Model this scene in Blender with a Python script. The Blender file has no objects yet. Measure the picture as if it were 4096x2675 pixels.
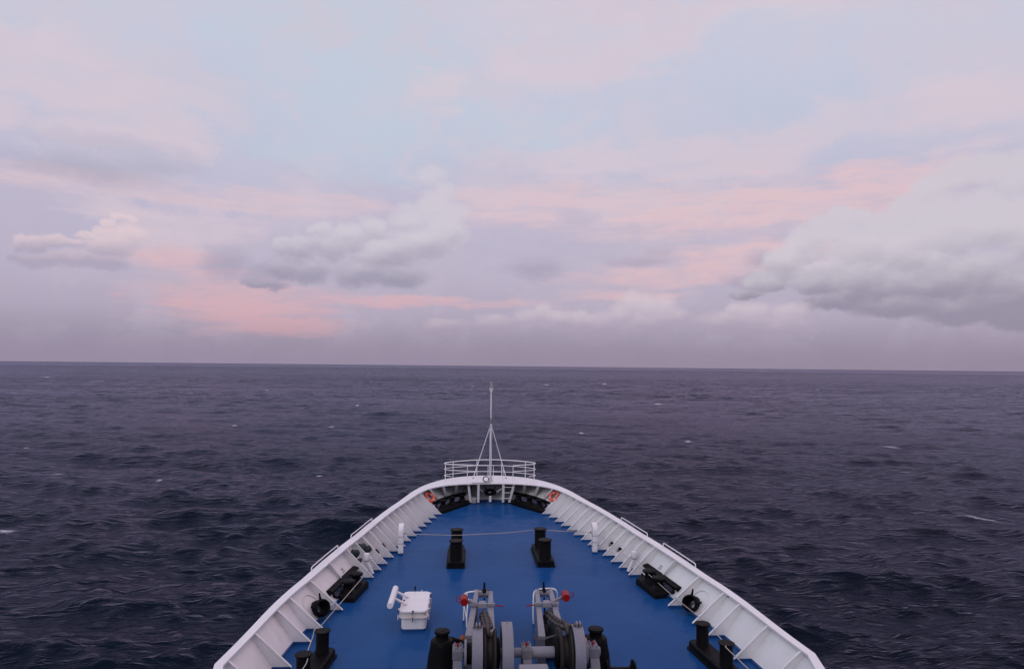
import bpy, math, random
import numpy as np
from math import radians as R_, sin, cos, pi
from mathutils import Vector, Matrix
random.seed(4); rng=np.random.default_rng(11)
sc=bpy.context.scene
COL=sc.collection

# ------------------------------------------------------------------ materials
class NT:
    """tiny helper for writing node trees as expressions"""
    def __init__(s,tree): s.t=tree; s.n=tree.nodes; s.l=tree.links
    def new(s,typ,**kw):
        n=s.n.new(typ)
        for k,v in kw.items(): setattr(n,k,v)
        return n
    def put(s,sock,v):
        if isinstance(v,bpy.types.NodeSocket): s.l.new(v,sock)
        elif v is not None: sock.default_value=v
    def m(s,op,a,b=None,c=None,clamp=False):
        n=s.new('ShaderNodeMath',operation=op,use_clamp=clamp)
        s.put(n.inputs[0],a); s.put(n.inputs[1],b)
        if c is not None: s.put(n.inputs[2],c)
        return n.outputs[0]
    def vm(s,op,a,b=None):
        n=s.new('ShaderNodeVectorMath',operation=op)
        s.put(n.inputs[0],a)
        if b is not None: s.put(n.inputs[1],b)
        return n.outputs['Value'] if op in('DOT_PRODUCT','LENGTH') else n.outputs[0]
    def noise(s,vec,scale,detail=4,rough=.5,dist=0):
        n=s.new('ShaderNodeTexNoise'); s.put(n.inputs['Vector'],vec)
        n.inputs['Scale'].default_value=scale; n.inputs['Detail'].default_value=detail
        n.inputs['Roughness'].default_value=rough; n.inputs['Distortion'].default_value=dist
        return n.outputs['Fac']
    def rng(s,v,a,b,c=0.,d=1.,smooth=False):
        n=s.new('ShaderNodeMapRange'); n.clamp=True
        if smooth: n.interpolation_type='SMOOTHSTEP'
        s.put(n.inputs['Value'],v)
        for i,x in zip((1,2,3,4),(a,b,c,d)): s.put(n.inputs[i],x)
        return n.outputs[0]
    def mix(s,f,a,b):
        n=s.new('ShaderNodeMix',data_type='RGBA'); s.put(n.inputs[0],f)
        s.put(n.inputs[6],a if isinstance(a,bpy.types.NodeSocket) else c4(a)); s.put(n.inputs[7],b if isinstance(b,bpy.types.NodeSocket) else c4(b))
        return n.outputs[2]
    def xyz(s,x,y,z):
        n=s.new('ShaderNodeCombineXYZ'); s.put(n.inputs[0],x); s.put(n.inputs[1],y); s.put(n.inputs[2],z); return n.outputs[0]
def c4(c): return (c[0],c[1],c[2],1.)
def s2l(*c): return tuple(((x/255.)/12.92 if x/255.<=.04045 else ((x/255.+.055)/1.055)**2.4) for x in c)

def mat(name,col,rough=.4,metal=0.,var=.12,vscale=3.,bump=.0,bscale=20.,dirt=None,dirt_amt=0.,dscale=2.,paintline=None,spec=.5,streak=False):
    m=bpy.data.materials.new(name); m.use_nodes=True; nt=NT(m.node_tree); nt.n.clear()
    out=nt.new('ShaderNodeOutputMaterial'); b=nt.new('ShaderNodeBsdfPrincipled'); nt.l.new(b.outputs[0],out.inputs[0])
    geo=nt.new('ShaderNodeNewGeometry'); pos=geo.outputs['Position']
    n1=nt.noise(pos,vscale,5,.6)
    k=nt.rng(n1,.3,.7,1-var,1+var*.4)
    colr=nt.vm('SCALE',c4(col)[:3]); sc_=nt.n[-1] if False else None
    vs=nt.new('ShaderNodeVectorMath',operation='SCALE'); vs.inputs[0].default_value=col; nt.l.new(k,vs.inputs['Scale'])
    c=vs.outputs[0]
    if dirt is not None:
        v=pos
        if streak:
            mp=nt.new('ShaderNodeMapping'); nt.l.new(pos,mp.inputs[0]); mp.inputs['Scale'].default_value=(1.6,1.6,.35); v=mp.outputs[0]
        d=nt.rng(nt.noise(v,dscale,6,.65),.56,.74,0.,dirt_amt)
        c=nt.mix(d,c,dirt)
    if paintline is not None:
        sep=nt.new('ShaderNodeSeparateXYZ'); nt.l.new(pos,sep.inputs[0])
        f=nt.m('LESS_THAN',sep.outputs[2],0.0)
        c=nt.mix(f,c,paintline)
    nt.put(b.inputs['Base Color'],c)
    rr=nt.rng(nt.noise(pos,vscale*2.3,4,.6),.3,.7,rough*.8,rough*1.25)
    nt.put(b.inputs['Roughness'],rr); b.inputs['Metallic'].default_value=metal; b.inputs['Specular IOR Level'].default_value=spec
    if bump:
        bp=nt.new('ShaderNodeBump'); bp.inputs['Strength'].default_value=bump; bp.inputs['Distance'].default_value=.02
        nt.put(bp.inputs['Height'],nt.noise(pos,bscale,4,.6)); nt.l.new(bp.outputs[0],b.inputs['Normal'])
    return m

BLUE=(.007,.064,.22)
M=dict(
 white=mat('white_ship_paint',(.79,.79,.785),.38,var=.07,vscale=1.3,bump=.6,bscale=1.5,dirt=(.50,.44,.36),dirt_amt=.34,dscale=1.3,paintline=BLUE,streak=True),
 cap=mat('white_cap_paint',(.80,.80,.82),.4,var=.05,vscale=1.0,bump=.1,bscale=3,dirt=(.5,.46,.42),dirt_amt=.2,dscale=1.7),
 pipe=mat('white_gloss_pipe',(.82,.82,.83),.3,var=.05,paintline=BLUE),
 black=mat('black_bitumen_paint',(.0045,.0045,.0055),.55,spec=.10,var=.3,vscale=6,bump=.3,bscale=30,dirt=(.020,.015,.013),dirt_amt=.5,dscale=5),
 grey=mat('grey_machinery_paint',(.150,.155,.178),.45,spec=.3,var=.1,vscale=4,dirt=(.10,.08,.07),dirt_amt=.55,dscale=7,bump=.1,bscale=25),
 greylight=mat('light_grey_paint',(.215,.222,.258),.42,spec=.3,var=.08,dirt=(.2,.15,.11),dirt_amt=.4,dscale=6),
 red=mat('red_paint',(.27,.009,.010),.45,spec=.25,var=.15,dirt=(.15,.02,.02),dirt_amt=.4,dscale=9),
 darkred=mat('red_oxide_primer',(.11,.022,.018),.6,var=.3,vscale=8),
 rust=mat('rusty_brown_steel',(.017,.012,.010),.7,var=.4,vscale=12,bump=.5,bscale=40,dirt=(.07,.03,.018),dirt_amt=.5,dscale=10),
 chain=mat('chain_grey_brown',(.050,.040,.038),.6,var=.4,vscale=12,bump=.4,bscale=50,dirt=(.13,.065,.035),dirt_amt=.6,dscale=9),
 rustwhite=mat('rust_stained_white',(.70,.68,.66),.45,var=.1,dirt=(.42,.19,.07),dirt_amt=.95,dscale=2.6),
 bronze=mat('brown_brass_clips',(.13,.085,.06),.5,var=.3,vscale=30),
 orange=mat('orange_buoy_shell',(.85,.12,.05),.45,var=.12,vscale=9,dirt=(.35,.05,.03),dirt_amt=.4,dscale=7),
 band=mat('white_reflective_band',(.72,.66,.62),.45),
 rope=mat('beige_rope',(.46,.43,.38),.8,var=.25,vscale=40),
 green=mat('dark_green_canvas',(.010,.030,.027),.6,var=.3,vscale=8,bump=.5,bscale=15,dirt=(.13,.17,.17),dirt_amt=.5,dscale=4),
 glass=mat('lantern_grey',(.40,.41,.37),.35,var=.15),
 mark=mat('stencil_black',(.035,.035,.04),.6),
 orangerust=mat('orange_brown_rag',(.30,.10,.04),.9,var=.4,vscale=15,bump=.6,bscale=30),
 greycap=mat('white_vent_paint',(.78,.78,.79),.4,var=.06,paintline=BLUE),
)
# deck paint: glossy blue with faint wear
def deck_mat():
    m=bpy.data.materials.new('blue_deck_paint'); m.use_nodes=True; nt=NT(m.node_tree); nt.n.clear()
    out=nt.new('ShaderNodeOutputMaterial'); b=nt.new('ShaderNodeBsdfPrincipled'); nt.l.new(b.outputs[0],out.inputs[0])
    pos=nt.new('ShaderNodeNewGeometry').outputs['Position']
    big=nt.noise(pos,.35,5,.55); fine=nt.noise(pos,5.,6,.65)
    c=nt.mix(nt.rng(big,.3,.7),(.006,.059,.200),(.011,.076,.232))
    c=nt.mix(nt.rng(fine,.55,.75,0,.35),c,(.020,.080,.25))
    spots=nt.rng(nt.noise(pos,2.4,8,.8),.70,.76,0,.5); c=nt.mix(spots,c,(.01,.035,.13))
    dk=nt.rng(nt.noise(pos,.9,7,.7),.56,.72,0,.45); c=nt.mix(dk,c,(.018,.078,.205))
    sp2=nt.rng(nt.noise(nt.vm('ADD',pos,(31.,7.,3.)),11.,3,.6),.76,.79,0,.6); c=nt.mix(sp2,c,(.35,.36,.40))
    bp=nt.new('ShaderNodeBump'); bp.inputs['Strength'].default_value=.35; bp.inputs['Distance'].default_value=.012
    nt.put(bp.inputs['Height'],nt.m('ADD',nt.noise(pos,1.2,3,.5),nt.m('MULTIPLY',nt.noise(pos,45.,3,.6),.12)))
    nt.n.remove(b)
    df=nt.new('ShaderNodeBsdfDiffuse'); nt.put(df.inputs[0],c); gl=nt.new('ShaderNodeBsdfGlossy'); gl.inputs['Color'].default_value=(1,1,1,1)
    nt.put(gl.inputs['Roughness'],nt.rng(nt.noise(pos,.7,5,.6),.3,.7,.16,.36)); nt.l.new(bp.outputs[0],gl.inputs['Normal'])
    lw=nt.new('ShaderNodeLayerWeight'); lw.inputs['Blend'].default_value=.5
    fr=nt.m('MULTIPLY_ADD',nt.m('POWER',lw.outputs['Facing'],5.),.20,.014)
    mx=nt.new('ShaderNodeMixShader'); nt.l.new(fr,mx.inputs[0]); nt.l.new(df.outputs[0],mx.inputs[1]); nt.l.new(gl.outputs[0],mx.inputs[2]); nt.l.new(mx.outputs[0],out.inputs[0])
    return m
M['deck']=deck_mat()

# ------------------------------------------------------------------ mesh builder
class MB:
    def __init__(s): s.v=[]; s.f=[]
    def add(s,vs,fs):
        o=len(s.v); s.v+= [tuple(map(float,p)) for p in vs]; s.f+=[tuple(i+o for i in f) for f in fs]; return s
    def box(s,c,size,rz=0,rx=0,ry=0):
        mt=Matrix.Translation(c)@Matrix.Rotation(rz,4,'Z')@Matrix.Rotation(ry,4,'Y')@Matrix.Rotation(rx,4,'X')
        a,b,d=[q/2 for q in size]
        vs=[mt@Vector((x,y,z)) for x in(-a,a) for y in(-b,b) for z in(-d,d)]
        return s.add(vs,[(0,1,3,2),(4,6,7,5),(0,4,5,1),(2,3,7,6),(0,2,6,4),(1,5,7,3)])
    def hexa(s,b4,t4):
        return s.add(list(b4)+list(t4),[(3,2,1,0),(4,5,6,7),(0,1,5,4),(1,2,6,5),(2,3,7,6),(3,0,4,7)])
    def prism(s,poly,d):
        """polygon (3-D points) thickened along vector d"""
        d=Vector(d); n=len(poly); a=[Vector(p) for p in poly]; b=[p+d for p in a]
        fs=[tuple(range(n))[::-1],tuple(range(n,2*n))]+[(i,(i+1)%n,(i+1)%n+n,i+n) for i in range(n)]
        nrm=sum(((a[i].cross(a[(i+1)%n])) for i in range(n)),Vector())
        if nrm.dot(d)<0: fs=[f[::-1] for f in fs]
        return s.add(a+b,fs)
    def tube(s,path,r,n=8,closed=False,caps=True):
        P=[Vector(p) for p in path]; k=len(P); rs=r if isinstance(r,(list,tuple)) else [r]*k
        T=[]
        for i in range(k):
            if closed: t=P[(i+1)%k]-P[i-1]
            else: t=(P[min(i+1,k-1)]-P[max(i-1,0)])
            T.append(t.normalized())
        up=Vector((0,0,1)) if abs(T[0].z)<.9 else Vector((1,0,0))
        u=(up-T[0]*up.dot(T[0])).normalized(); vs=[]
        for i in range(k):
            u=(u-T[i]*u.dot(T[i])).normalized(); w=T[i].cross(u)
            vs+=[P[i]+(u*cos(2*pi*j/n)+w*sin(2*pi*j/n))*rs[i] for j in range(n)]
        fs=[]
        for i in range(k if closed else k-1):
            a=i*n; b=((i+1)%k)*n
            fs+=[(a+j,a+(j+1)%n,b+(j+1)%n,b+j) for j in range(n)]
        if caps and not closed: fs+=[tuple(range(n))[::-1],tuple(range((k-1)*n,k*n))]
        return s.add(vs,fs)
    def lathe(s,prof,c=(0,0,0),axis=(0,0,1),n=28):
        """profile of (height, radius) along axis through c"""
        ax=Vector(axis).normalized(); up=Vector((0,0,1)) if abs(ax.z)<.9 else Vector((1,0,0))
        u=(up-ax*up.dot(ax)).normalized(); w=ax.cross(u); c=Vector(c); vs=[]
        for h,r in prof: vs+=[c+ax*h+(u*cos(2*pi*j/n)+w*sin(2*pi*j/n))*max(r,1e-4) for j in range(n)]
        fs=[]
        for i in range(len(prof)-1):
            a=i*n;b=a+n; fs+=[(a+j,a+(j+1)%n,b+(j+1)%n,b+j) for j in range(n)]
        fs+=[tuple(range(n))[::-1],tuple(range((len(prof)-1)*n,len(prof)*n))]
        return s.add(vs,fs)
    def torus(s,c,axis,Rr,r,n=32,m=10,sx=1.):
        ax=Vector(axis).normalized(); up=Vector((0,0,1)) if abs(ax.z)<.9 else Vector((1,0,0))
        u=(up-ax*up.dot(ax)).normalized(); w=ax.cross(u)
        return s.tube([Vector(c)+u*cos(2*pi*i/n)*Rr+w*sin(2*pi*i/n)*Rr*sx for i in range(n)],r,m,closed=True)

class Thing:
    def __init__(s,name,label,cat,loc,group=None):
        o=bpy.data.objects.new(name,None); COL.objects.link(o); o.location=loc; o.empty_display_size=.2
        o['label']=label; o['category']=cat
        if group: o['group']=group
        s.o=o; s.loc=Vector(loc)
def part(name,mb,m,th,parent=None,smooth=35,bevel=0,label=None,seg=2):
    me=bpy.data.meshes.new(name); L=th.loc if th else Vector((0,0,0))
    me.from_pydata([(p[0]-L.x,p[1]-L.y,p[2]-L.z) for p in mb.v],[],mb.f); me.update()
    me.materials.append(M[m] if isinstance(m,str) else m)
    me.validate()
    if smooth is not None:
        me.polygons.foreach_set('use_smooth',[True]*len(me.polygons)); me.set_sharp_from_angle(angle=R_(smooth))
    o=bpy.data.objects.new(name,me); COL.objects.link(o)
    if parent is not None: o.parent=parent
    elif th: o.parent=th.o
    if bevel:
        b=o.modifiers.new('bevel','BEVEL'); b.width=bevel; b.segments=seg; b.limit_method='ANGLE'; b.angle_limit=R_(40)
    if label: o['label']=label
    return o
def arc(c,r,a0,a1,n,e1,e2):
    c=Vector(c);e1=Vector(e1);e2=Vector(e2)
    return [c+e1*r*cos(a0+(a1-a0)*i/n)+e2*r*sin(a0+(a1-a0)*i/n) for i in range(n+1)]
def rrect(x0,x1,y0,y1,r,z,n=5):
    out=[]
    for cx,cy,a in((x1-r,y1-r,0),(x0+r,y1-r,pi/2),(x0+r,y0+r,pi),(x1-r,y0+r,3*pi/2)):
        out+=[(cx+r*cos(a+pi/2*i/n),cy+r*sin(a+pi/2*i/n),z) for i in range(n+1)]
    return out

# ------------------------------------------------------------------ hull curves (half breadth, distance ahead)
DK=-.08
I_=[(7.5,-30),(7.5,8),(7.5,16),(7.62,17.6),(7.97,18.9),(7.8,21.1),(7.66,23),(7.48,24.5),(7.26,25.8),(6.94,27.8),(6.62,29.6),(6.43,30.7),(6.27,31.6),(6.12,32.6),(5.97,33.65),(5.81,34.6),(5.64,35.6),(5.46,36.6),(5.25,37.7),(5.04,38.7),(4.83,39.7),(4.6,40.8),(4.36,41.8),(3.85,43.2),(3.05,44.2),(2.2,44.7),(1.45,44.93),(.7,45.03),(0,45.05)]
O_=[(7.8,-30),(7.8,8),(7.8,16),(7.93,17.8),(8.2,18.95),(8.04,21.1),(7.92,23),(7.76,24.5),(7.56,25.8),(7.27,27.8),(6.97,29.6),(6.78,30.7),(6.62,31.6),(6.47,32.6),(6.32,33.65),(6.16,34.6),(6.0,35.6),(5.83,36.6),(5.64,37.7),(5.44,38.7),(5.25,39.75),(5.04,41.0),(4.8,42.3),(4.3,44.15),(3.6,45.75),(2.75,47.0),(1.75,47.75),(.85,48.1),(0,48.2)]
D_=[(7.2,-30),(7.2,8),(7.2,16),(7.3,17.5),(7.4,18.9),(7.25,21.1),(7.1,23),(6.85,24.5),(6.59,25.8),(6.28,27.8),(5.99,29.6),(5.81,30.7),(5.64,31.6),(5.47,32.6),(5.29,33.65),(5.09,34.6),(4.9,35.6),(4.7,36.6),(4.5,37.7),(4.29,38.7),(4.07,39.7),(3.85,40.8),(3.58,41.8),(3.15,43.2),(2.6,44.45),(1.9,45.4),(1.12,45.98),(.55,46.24),(0,46.3)]
NR=len(I_); OFF=1   # row index = traced row index + OFF
I_=np.array(I_);O_=np.array(O_);D_=np.array(D_)
def zc(Y): return float(np.interp(Y,[0,20,26,30,36],[1.02,1.02,1.12,1.24,1.3]))
def cat(P,t):
    Q=np.vstack([P,[[-P[-2,0],P[-2,1]],[-P[-3,0],P[-3,1]]]])
    i=int(min(max(math.floor(t),0),NR-2)); u=t-i
    p1=Q[i];p2=Q[i+1]
    if i<4: return p1+(p2-p1)*u          # straight aft of the knuckle
    p0=Q[i-1];p3=Q[i+2]
    if i==4: p0=2*p1-p2
    return .5*((2*p1)+(-p0+p2)*u+(2*p0-5*p1+4*p2-p3)*u*u+(-p0+3*p1-3*p2+p3)*u**3)
TS=[k*.05 for k in range(20*(NR-1)+1)]
IY=[cat(I_,t)[1] for t in TS]
def tI(Y): return float(np.interp(Y,IY,TS))
def plate(t,s,side=1,off=0.):
    """point on the bulwark plate; t along the hull, s from deck (0) to cap (1), off = metres inboard"""
    def p0(t,s):
        d=cat(D_,t);o=cat(O_,t);z1=zc(cat(I_,t)[1])-.03
        p=d+(o-d)*s
        return Vector((side*p[0],p[1],DK+(z1-DK)*s))
    p=p0(t,s)
    if off:
        n=pnorm(t,s,side); p=p+n*off
    return p
def pnorm(t,s,side=1):
    e=.03
    def p0(t,s):
        d=cat(D_,t);o=cat(O_,t);z1=zc(cat(I_,t)[1])-.03
        p=d+(o-d)*s
        return Vector((side*p[0],p[1],DK+(z1-DK)*s))
    a=p0(min(t+e,NR-1),s)-p0(t-e,s); b=p0(t,min(s+e,1))-p0(t,max(s-e,0))
    n=a.cross(b).normalized()
    if n.z<0: n=-n       # flared plate: inboard side faces up
    return n
SEA_K=.85; SKY_TOP=1.3; SKY_BACK=1.
# ------------------------------------------------------------------ the ship itself
ship=Thing('ship','white ship bow with blue foredeck and flared white bulwark seen from the bridge','ship',(0,20,DK))
# deck sheet
mb=MB(); ts=[k*.25 for k in range(4*(NR-1)+1)]
def deckpt(t,side):
    d=cat(D_,t); return (side*d[0],d[1],DK)
for a,b in zip(ts[:-1],ts[1:]):
    mb.add([deckpt(a,-1),deckpt(a,1),deckpt(b,1),deckpt(b,-1)],[(0,1,2,3)])
part('deck',mb,'deck',ship,smooth=None,label='glossy blue painted foredeck')
# bulwark plates with the fairlead openings
def hole(t,s):
    t-=OFF
    for (t0,t1,s0,s1) in ((21.75,24.35,.07,.31),(7.52,8.85,.05,.29)):
        tc,sc_=(t0+t1)/2,(s0+s1)/2; u=abs(t-tc)/((t1-t0)/2); w=abs(s-sc_)/((s1-s0)/2)
        if u**4+w**4<1: return True
    if ((t-6.82)/.15)**2+((s-.25)/.12)**2<1: return True
    if (t>26.4) and ((t-27)/.33)**2+((s-.34)/.15)**2<1: return True
    return False
for side in (-1,1):
    mb=MB(); n=0
    tt=[0,1,2,3,4]+[4+k*.05 for k in range(1,20*(NR-1-4)+1)]; ss=[k/40 for k in range(41)]
    idx={}
    for i,t in enumerate(tt):
        for j,s in enumerate(ss): mb.v.append(tuple(plate(t,s,side)))
    J=len(ss)
    for i in range(len(tt)-1):
        for j in range(J-1):
            if hole((tt[i]+tt[i+1])/2,(ss[j]+ss[j+1])/2): continue
            q=(i*J+j,(i+1)*J+j,(i+1)*J+j+1,i*J+j+1)
            mb.f.append(q if side>0 else q[::-1])
    o=part('bulwark',mb,'white',ship,smooth=60)
    so=o.modifiers.new('thick','SOLIDIFY'); so.thickness=.014; so.offset=-1 if side<0 else -1
    # cap rail
    mb=MB()
    for t in tt:
        a=cat(I_,t);b=cat(O_,t);z=zc(a[1])
        d=(b-a)/max(np.linalg.norm(b-a),1e-6)
        b2=b+d*.02
        mb.v+=[(side*a[0],a[1],z),(side*b2[0],b2[1],z),(side*b2[0],b2[1],z-.05),(side*b[0],b[1],z-.05),(side*b[0],b[1],z-.022),(side*(a[0]+d[0]*.012),a[1]+d[1]*.012,z-.022),(side*(a[0]+d[0]*.012),a[1]+d[1]*.012,z-.06),(side*a[0],a[1],z-.06)]
    for i in range(len(tt)-1):
        for j in range(8):
            q=(i*8+j,(i+1)*8+j,(i+1)*8+(j+1)%8,i*8+(j+1)%8)
            mb.f.append(q[::-1] if side>0 else q)
    part('cap_rail',mb,'cap',ship,smooth=50)
    # outer hull shell down to the water
    mb=MB(); lv=[0,.12,.3,.6,1.]
    for t in tt[::4]+[tt[-1]]:
        o_=cat(D_,t); z1=DK-.004
        for k in lv:
            z=z1+(-8.6-z1)*k; f=1-.42*(k**.8)*min(1,max(0,(o_[1]-5)/30))
            mb.v.append((side*o_[0]*f,o_[1]-7.5*k*max(0,(o_[1]-18)/30)**2,z))
    n=len(mb.v)//5
    for i in range(n-1):
        for j in range(4):
            q=(i*5+j,(i+1)*5+j,(i+1)*5+j+1,i*5+j+1); mb.f.append(q)
    part('hull_side',mb,'cap',ship,smooth=50)
    # stays
    FT=[(41.82,3.06),(40.85,3.35),(39.74,3.57),(38.73,3.8),(37.68,4.0),(36.63,4.2),(35.62,4.42),(34.6,4.6),(33.68,4.8),(32.66,4.97),(31.61,5.14),(30.7,5.31),(29.64,5.49),(25.82,6.09),(24.05,6.43),(22.95,6.6),(21.1,6.75),(19.25,6.88)]
    for Y,F in FT:
        t=tI(Y); a=cat(I_,t); z=zc(a[1])-.06; o_=np.interp(Y,[cat(O_,q)[1] for q in TS],[cat(O_,q)[0] for q in TS])
        d=np.interp(Y,[cat(D_,q)[1] for q in TS],[cat(D_,q)[0] for q in TS])
        ax=a[0]+.02
        mb=MB(); k=.86
        px=F+.02+(ax-.02-F)*k; pz=z*k
        mb.prism([(side*F,Y,DK),(side*F,Y,.03),(side*px,Y,pz),(side*ax,Y,z+.03),(side*(o_-.04),Y,z+.03),(side*d,Y,DK)],(0,.012,0))
        w=.046
        for (x0,z0),(x1,z1) in (((F-.012,-.01),(px-.012,pz+.01)),((px-.012,pz+.01),(ax-.012,z+.0))):
            n=Vector((-(z1-z0),0,(x1-x0))).normalized()*.016
            mb.hexa([(side*x0,Y-w,z0),(side*x0,Y+w,z0),(side*x1,Y+w*.75,z1),(side*x1,Y-w*.75,z1)],
                    [(side*(x0+n.x),Y-w,z0+n.z),(side*(x0+n.x),Y+w,z0+n.z),(side*(x1+n.x),Y+w*.75,z1+n.z),(side*(x1+n.x),Y-w*.75,z1+n.z)])
        part('stay',mb,'white',ship,smooth=None)
    # short stays standing on the fairlead heads
    def short(tt_,tf,sf,w):
        a=cat(I_,tt_+OFF); z=zc(a[1])-.05; top=Vector((side*(a[0]),a[1],z)); foot=plate(tf+OFF,sf,side,.10); back=plate(tf+OFF,sf,side,.0)
        o_=plate(tt_+OFF,.97,side,.02); mb=MB()
        nn=(foot-top).cross(o_-top).normalized()
        mb.prism([foot,top,o_,back],nn*.012)
        u=(foot-top).normalized(); off=nn.cross(u)*.012
        mb.hexa([foot-nn*w,foot+nn*w,top+nn*w,top-nn*w],[p+off for p in (foot-nn*w,foot+nn*w,top+nn*w,top-nn*w)])
        part('stay',mb,'white',ship,smooth=None)
    short(22,22.28,.36,.05); short(23,23.04,.36,.075); short(24,23.85,.34,.075); short(8.0,8.17,.33,.03)
    # frame marks stencilled on the plate
    for txt,t,s,h in (('25',8.5,.5,.20),('63',22.42,.50,.14)):
        cu=bpy.data.curves.new('m','FONT'); cu.body=txt; cu.size=h*1.35; cu.align_x='CENTER'; cu.align_y='CENTER'; cu.extrude=.0005
        ob=bpy.data.objects.new('m',cu); COL.objects.link(ob); dg=bpy.context.evaluated_depsgraph_get(); dg.update()
        me=bpy.data.meshes.new_from_object(ob.evaluated_get(dg)); COL.objects.unlink(ob); bpy.data.objects.remove(ob)
        n=pnorm(t+OFF,s,side); up=(plate(t+OFF,s+.05,side)-plate(t+OFF,s,side)).normalized(); rt=up.cross(n).normalized(); up=n.cross(rt)
        c=plate(t+OFF,s,side)+n*.022
        mtx=Matrix((rt,up,n)).transposed().to_4x4(); mtx.translation=c-ship.loc
        me.transform(mtx); me.materials.clear(); me.materials.append(M['mark'])
        o=bpy.data.objects.new('frame_number',me); COL.objects.link(o); o.parent=ship.o
    # drain slots under the cap (dark)
    for t in (5.6,9.9,13.9,18.6):
        p=plate(t+OFF,.90,side,.02); q=plate(t+.12+OFF,.90,side,.02); r=plate(t+.12+OFF,.85,side,.02); u=plate(t+OFF,.85,side,.02)
        part('drain_slot',MB().prism([p,q,r,u],pnorm(t+OFF,.92,side)*.006),'mark',ship,smooth=None)
    # dark port covers between stays
    for poly in (((11.76,.34),(12.16,.335),(12.64,.225),(11.95,.19)),((12.78,.34),(13.16,.335),(13.6,.24),(12.95,.19))):
        pp=[plate(t+OFF,s,side,.045) for t,s in poly]
        part('port_cover',MB().prism(pp,pnorm(poly[0][0]+OFF,.3,side)*.02),'rust' if side<0 else 'black',ship,smooth=None)
    # grab rails on the outer edge of the cap
    for t0,t1 in ((7.45,8.95),(10.45,13.65)):
        pts=[]
        for i in range(13):
            t=t0+(t1-t0)*i/12+OFF; o_=cat(O_,t); z=zc(cat(I_,t)[1]); pts.append(Vector((side*(o_[0]-.02),o_[1],z+.16)))
        a=pts[0]-Vector((0,0,.18)); b=pts[-1]-Vector((0,0,.18))
        u=(pts[1]-pts[0]).normalized(); v=(pts[-2]-pts[-1]).normalized()
        path=[a,a+Vector((0,0,.10))]+arc(pts[0]+u*.08-Vector((0,0,.08)),.08,pi,pi/2,4,u,(0,0,1))+pts[1:-1]+arc(pts[-1]+v*.08-Vector((0,0,.08)),.08,pi/2,pi,4,v,(0,0,1))+[b+Vector((0,0,.10)),b]
        part('grab_rail',MB().tube(path,.022,8),'pipe',ship)
# tall stays at the stem
for xt,xb in ((-1.45,-1.29),(-.79,-.79),(.84,.84),(1.55,1.25)):
    mb=MB(); z=1.26; yb=45.35; yt=45.06; w=.075
    mb.prism([(xb,yb,DK),(xt,yt,z),(xt,47.3,z-.02),(xb,46.15,DK)],(.012,0,0))
    mb.hexa([(xb-w,yb-.012,-.0),(xb+w,yb-.012,-.0),(xb+w,yb,-.0),(xb-w,yb,-.0)],[(xt-w,yt-.012,z),(xt+w,yt-.012,z),(xt+w,yt,z),(xt-w,yt,z)])
    part('stay',mb,'white',ship,smooth=None)
    if abs(xt)>1: part('drain_slot',MB().box((xt+(xb-xt)*.1,yt+.0,1.12),(.09,.03,.03)),'mark',ship,smooth=None)
mb=MB(); mb.prism([(-.07,45.55,DK),(.07,45.55,DK),(.07,45.55,.0),(.03,45.52,-.02),(-.03,45.52,-.02),(-.07,45.55,.0)],(0,.4,0)); mb.box((0,45.6,.17),(.15,.1,.42))
part('stay',mb,'white',ship,smooth=None)
# deckhouse below the bridge, behind the viewer
part('deckhouse',MB().box((0,-15.2,3.6),(14.6,29.8,7.36)),'cap',ship,smooth=None)

# ------------------------------------------------------------------ sea
SEA=-7.5
CX=-1.64
rad=[4.]
while rad[-1]<26: rad.append(rad[-1]*1.05)
while rad[-1]<420: rad.append(rad[-1]*1.0042)
while rad[-1]<3000: rad.append(rad[-1]*1.0062)
while rad[-1]<16000: rad.append(rad[-1]*1.012)
rad=np.array(rad)
ang=np.concatenate([np.arange(-180,-50,5.),np.arange(-50,58,.13),np.arange(58,180,5.)])*pi/180
nr,na=len(rad),len(ang)
Rg,Ag=np.meshgrid(rad,ang,indexing='ij')
X=(CX+Rg*np.sin(Ag)).ravel(); Y=(Rg*np.cos(Ag)).ravel(); Rr=Rg.ravel()
dr=np.gradient(rad); DR=np.repeat(dr,na); 
Z=np.zeros_like(X); DX=np.zeros_like(X); DY=np.zeros_like(X)
front=(np.abs(Ag.ravel())<1.05)
w_main=R_(187)
lam=np.exp(np.linspace(np.log(.9),np.log(60.),130))
for L in lam:
    k=2*pi/L
    spread=.75 if L<5 else .42
    th=w_main+rng.normal(0,spread)
    sl=(.026 if L<3 else .026)*(1. if L<11 else (11/L)**1.1)
    A=sl/k; ph=rng.uniform(0,2*pi)
    lim=L/2.6
    sel=np.nonzero(DR<lim)[0]
    wt=np.clip((lim-DR[sel])/(lim*.5),0,1)*A
    p=k*(X[sel]*sin(th)+Y[sel]*cos(th))+ph
    Z[sel]+=wt*np.cos(p); q=wt*.8*np.sin(p); DX[sel]-=q*sin(th); DY[sel]-=q*cos(th)
gust=1+.25*np.sin(X*.021+Y*.013+1.)+.2*np.sin(X*.008-Y*.017+2.)+.2*np.sin(X*.047+Y*.039)
Z*=gust
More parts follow.
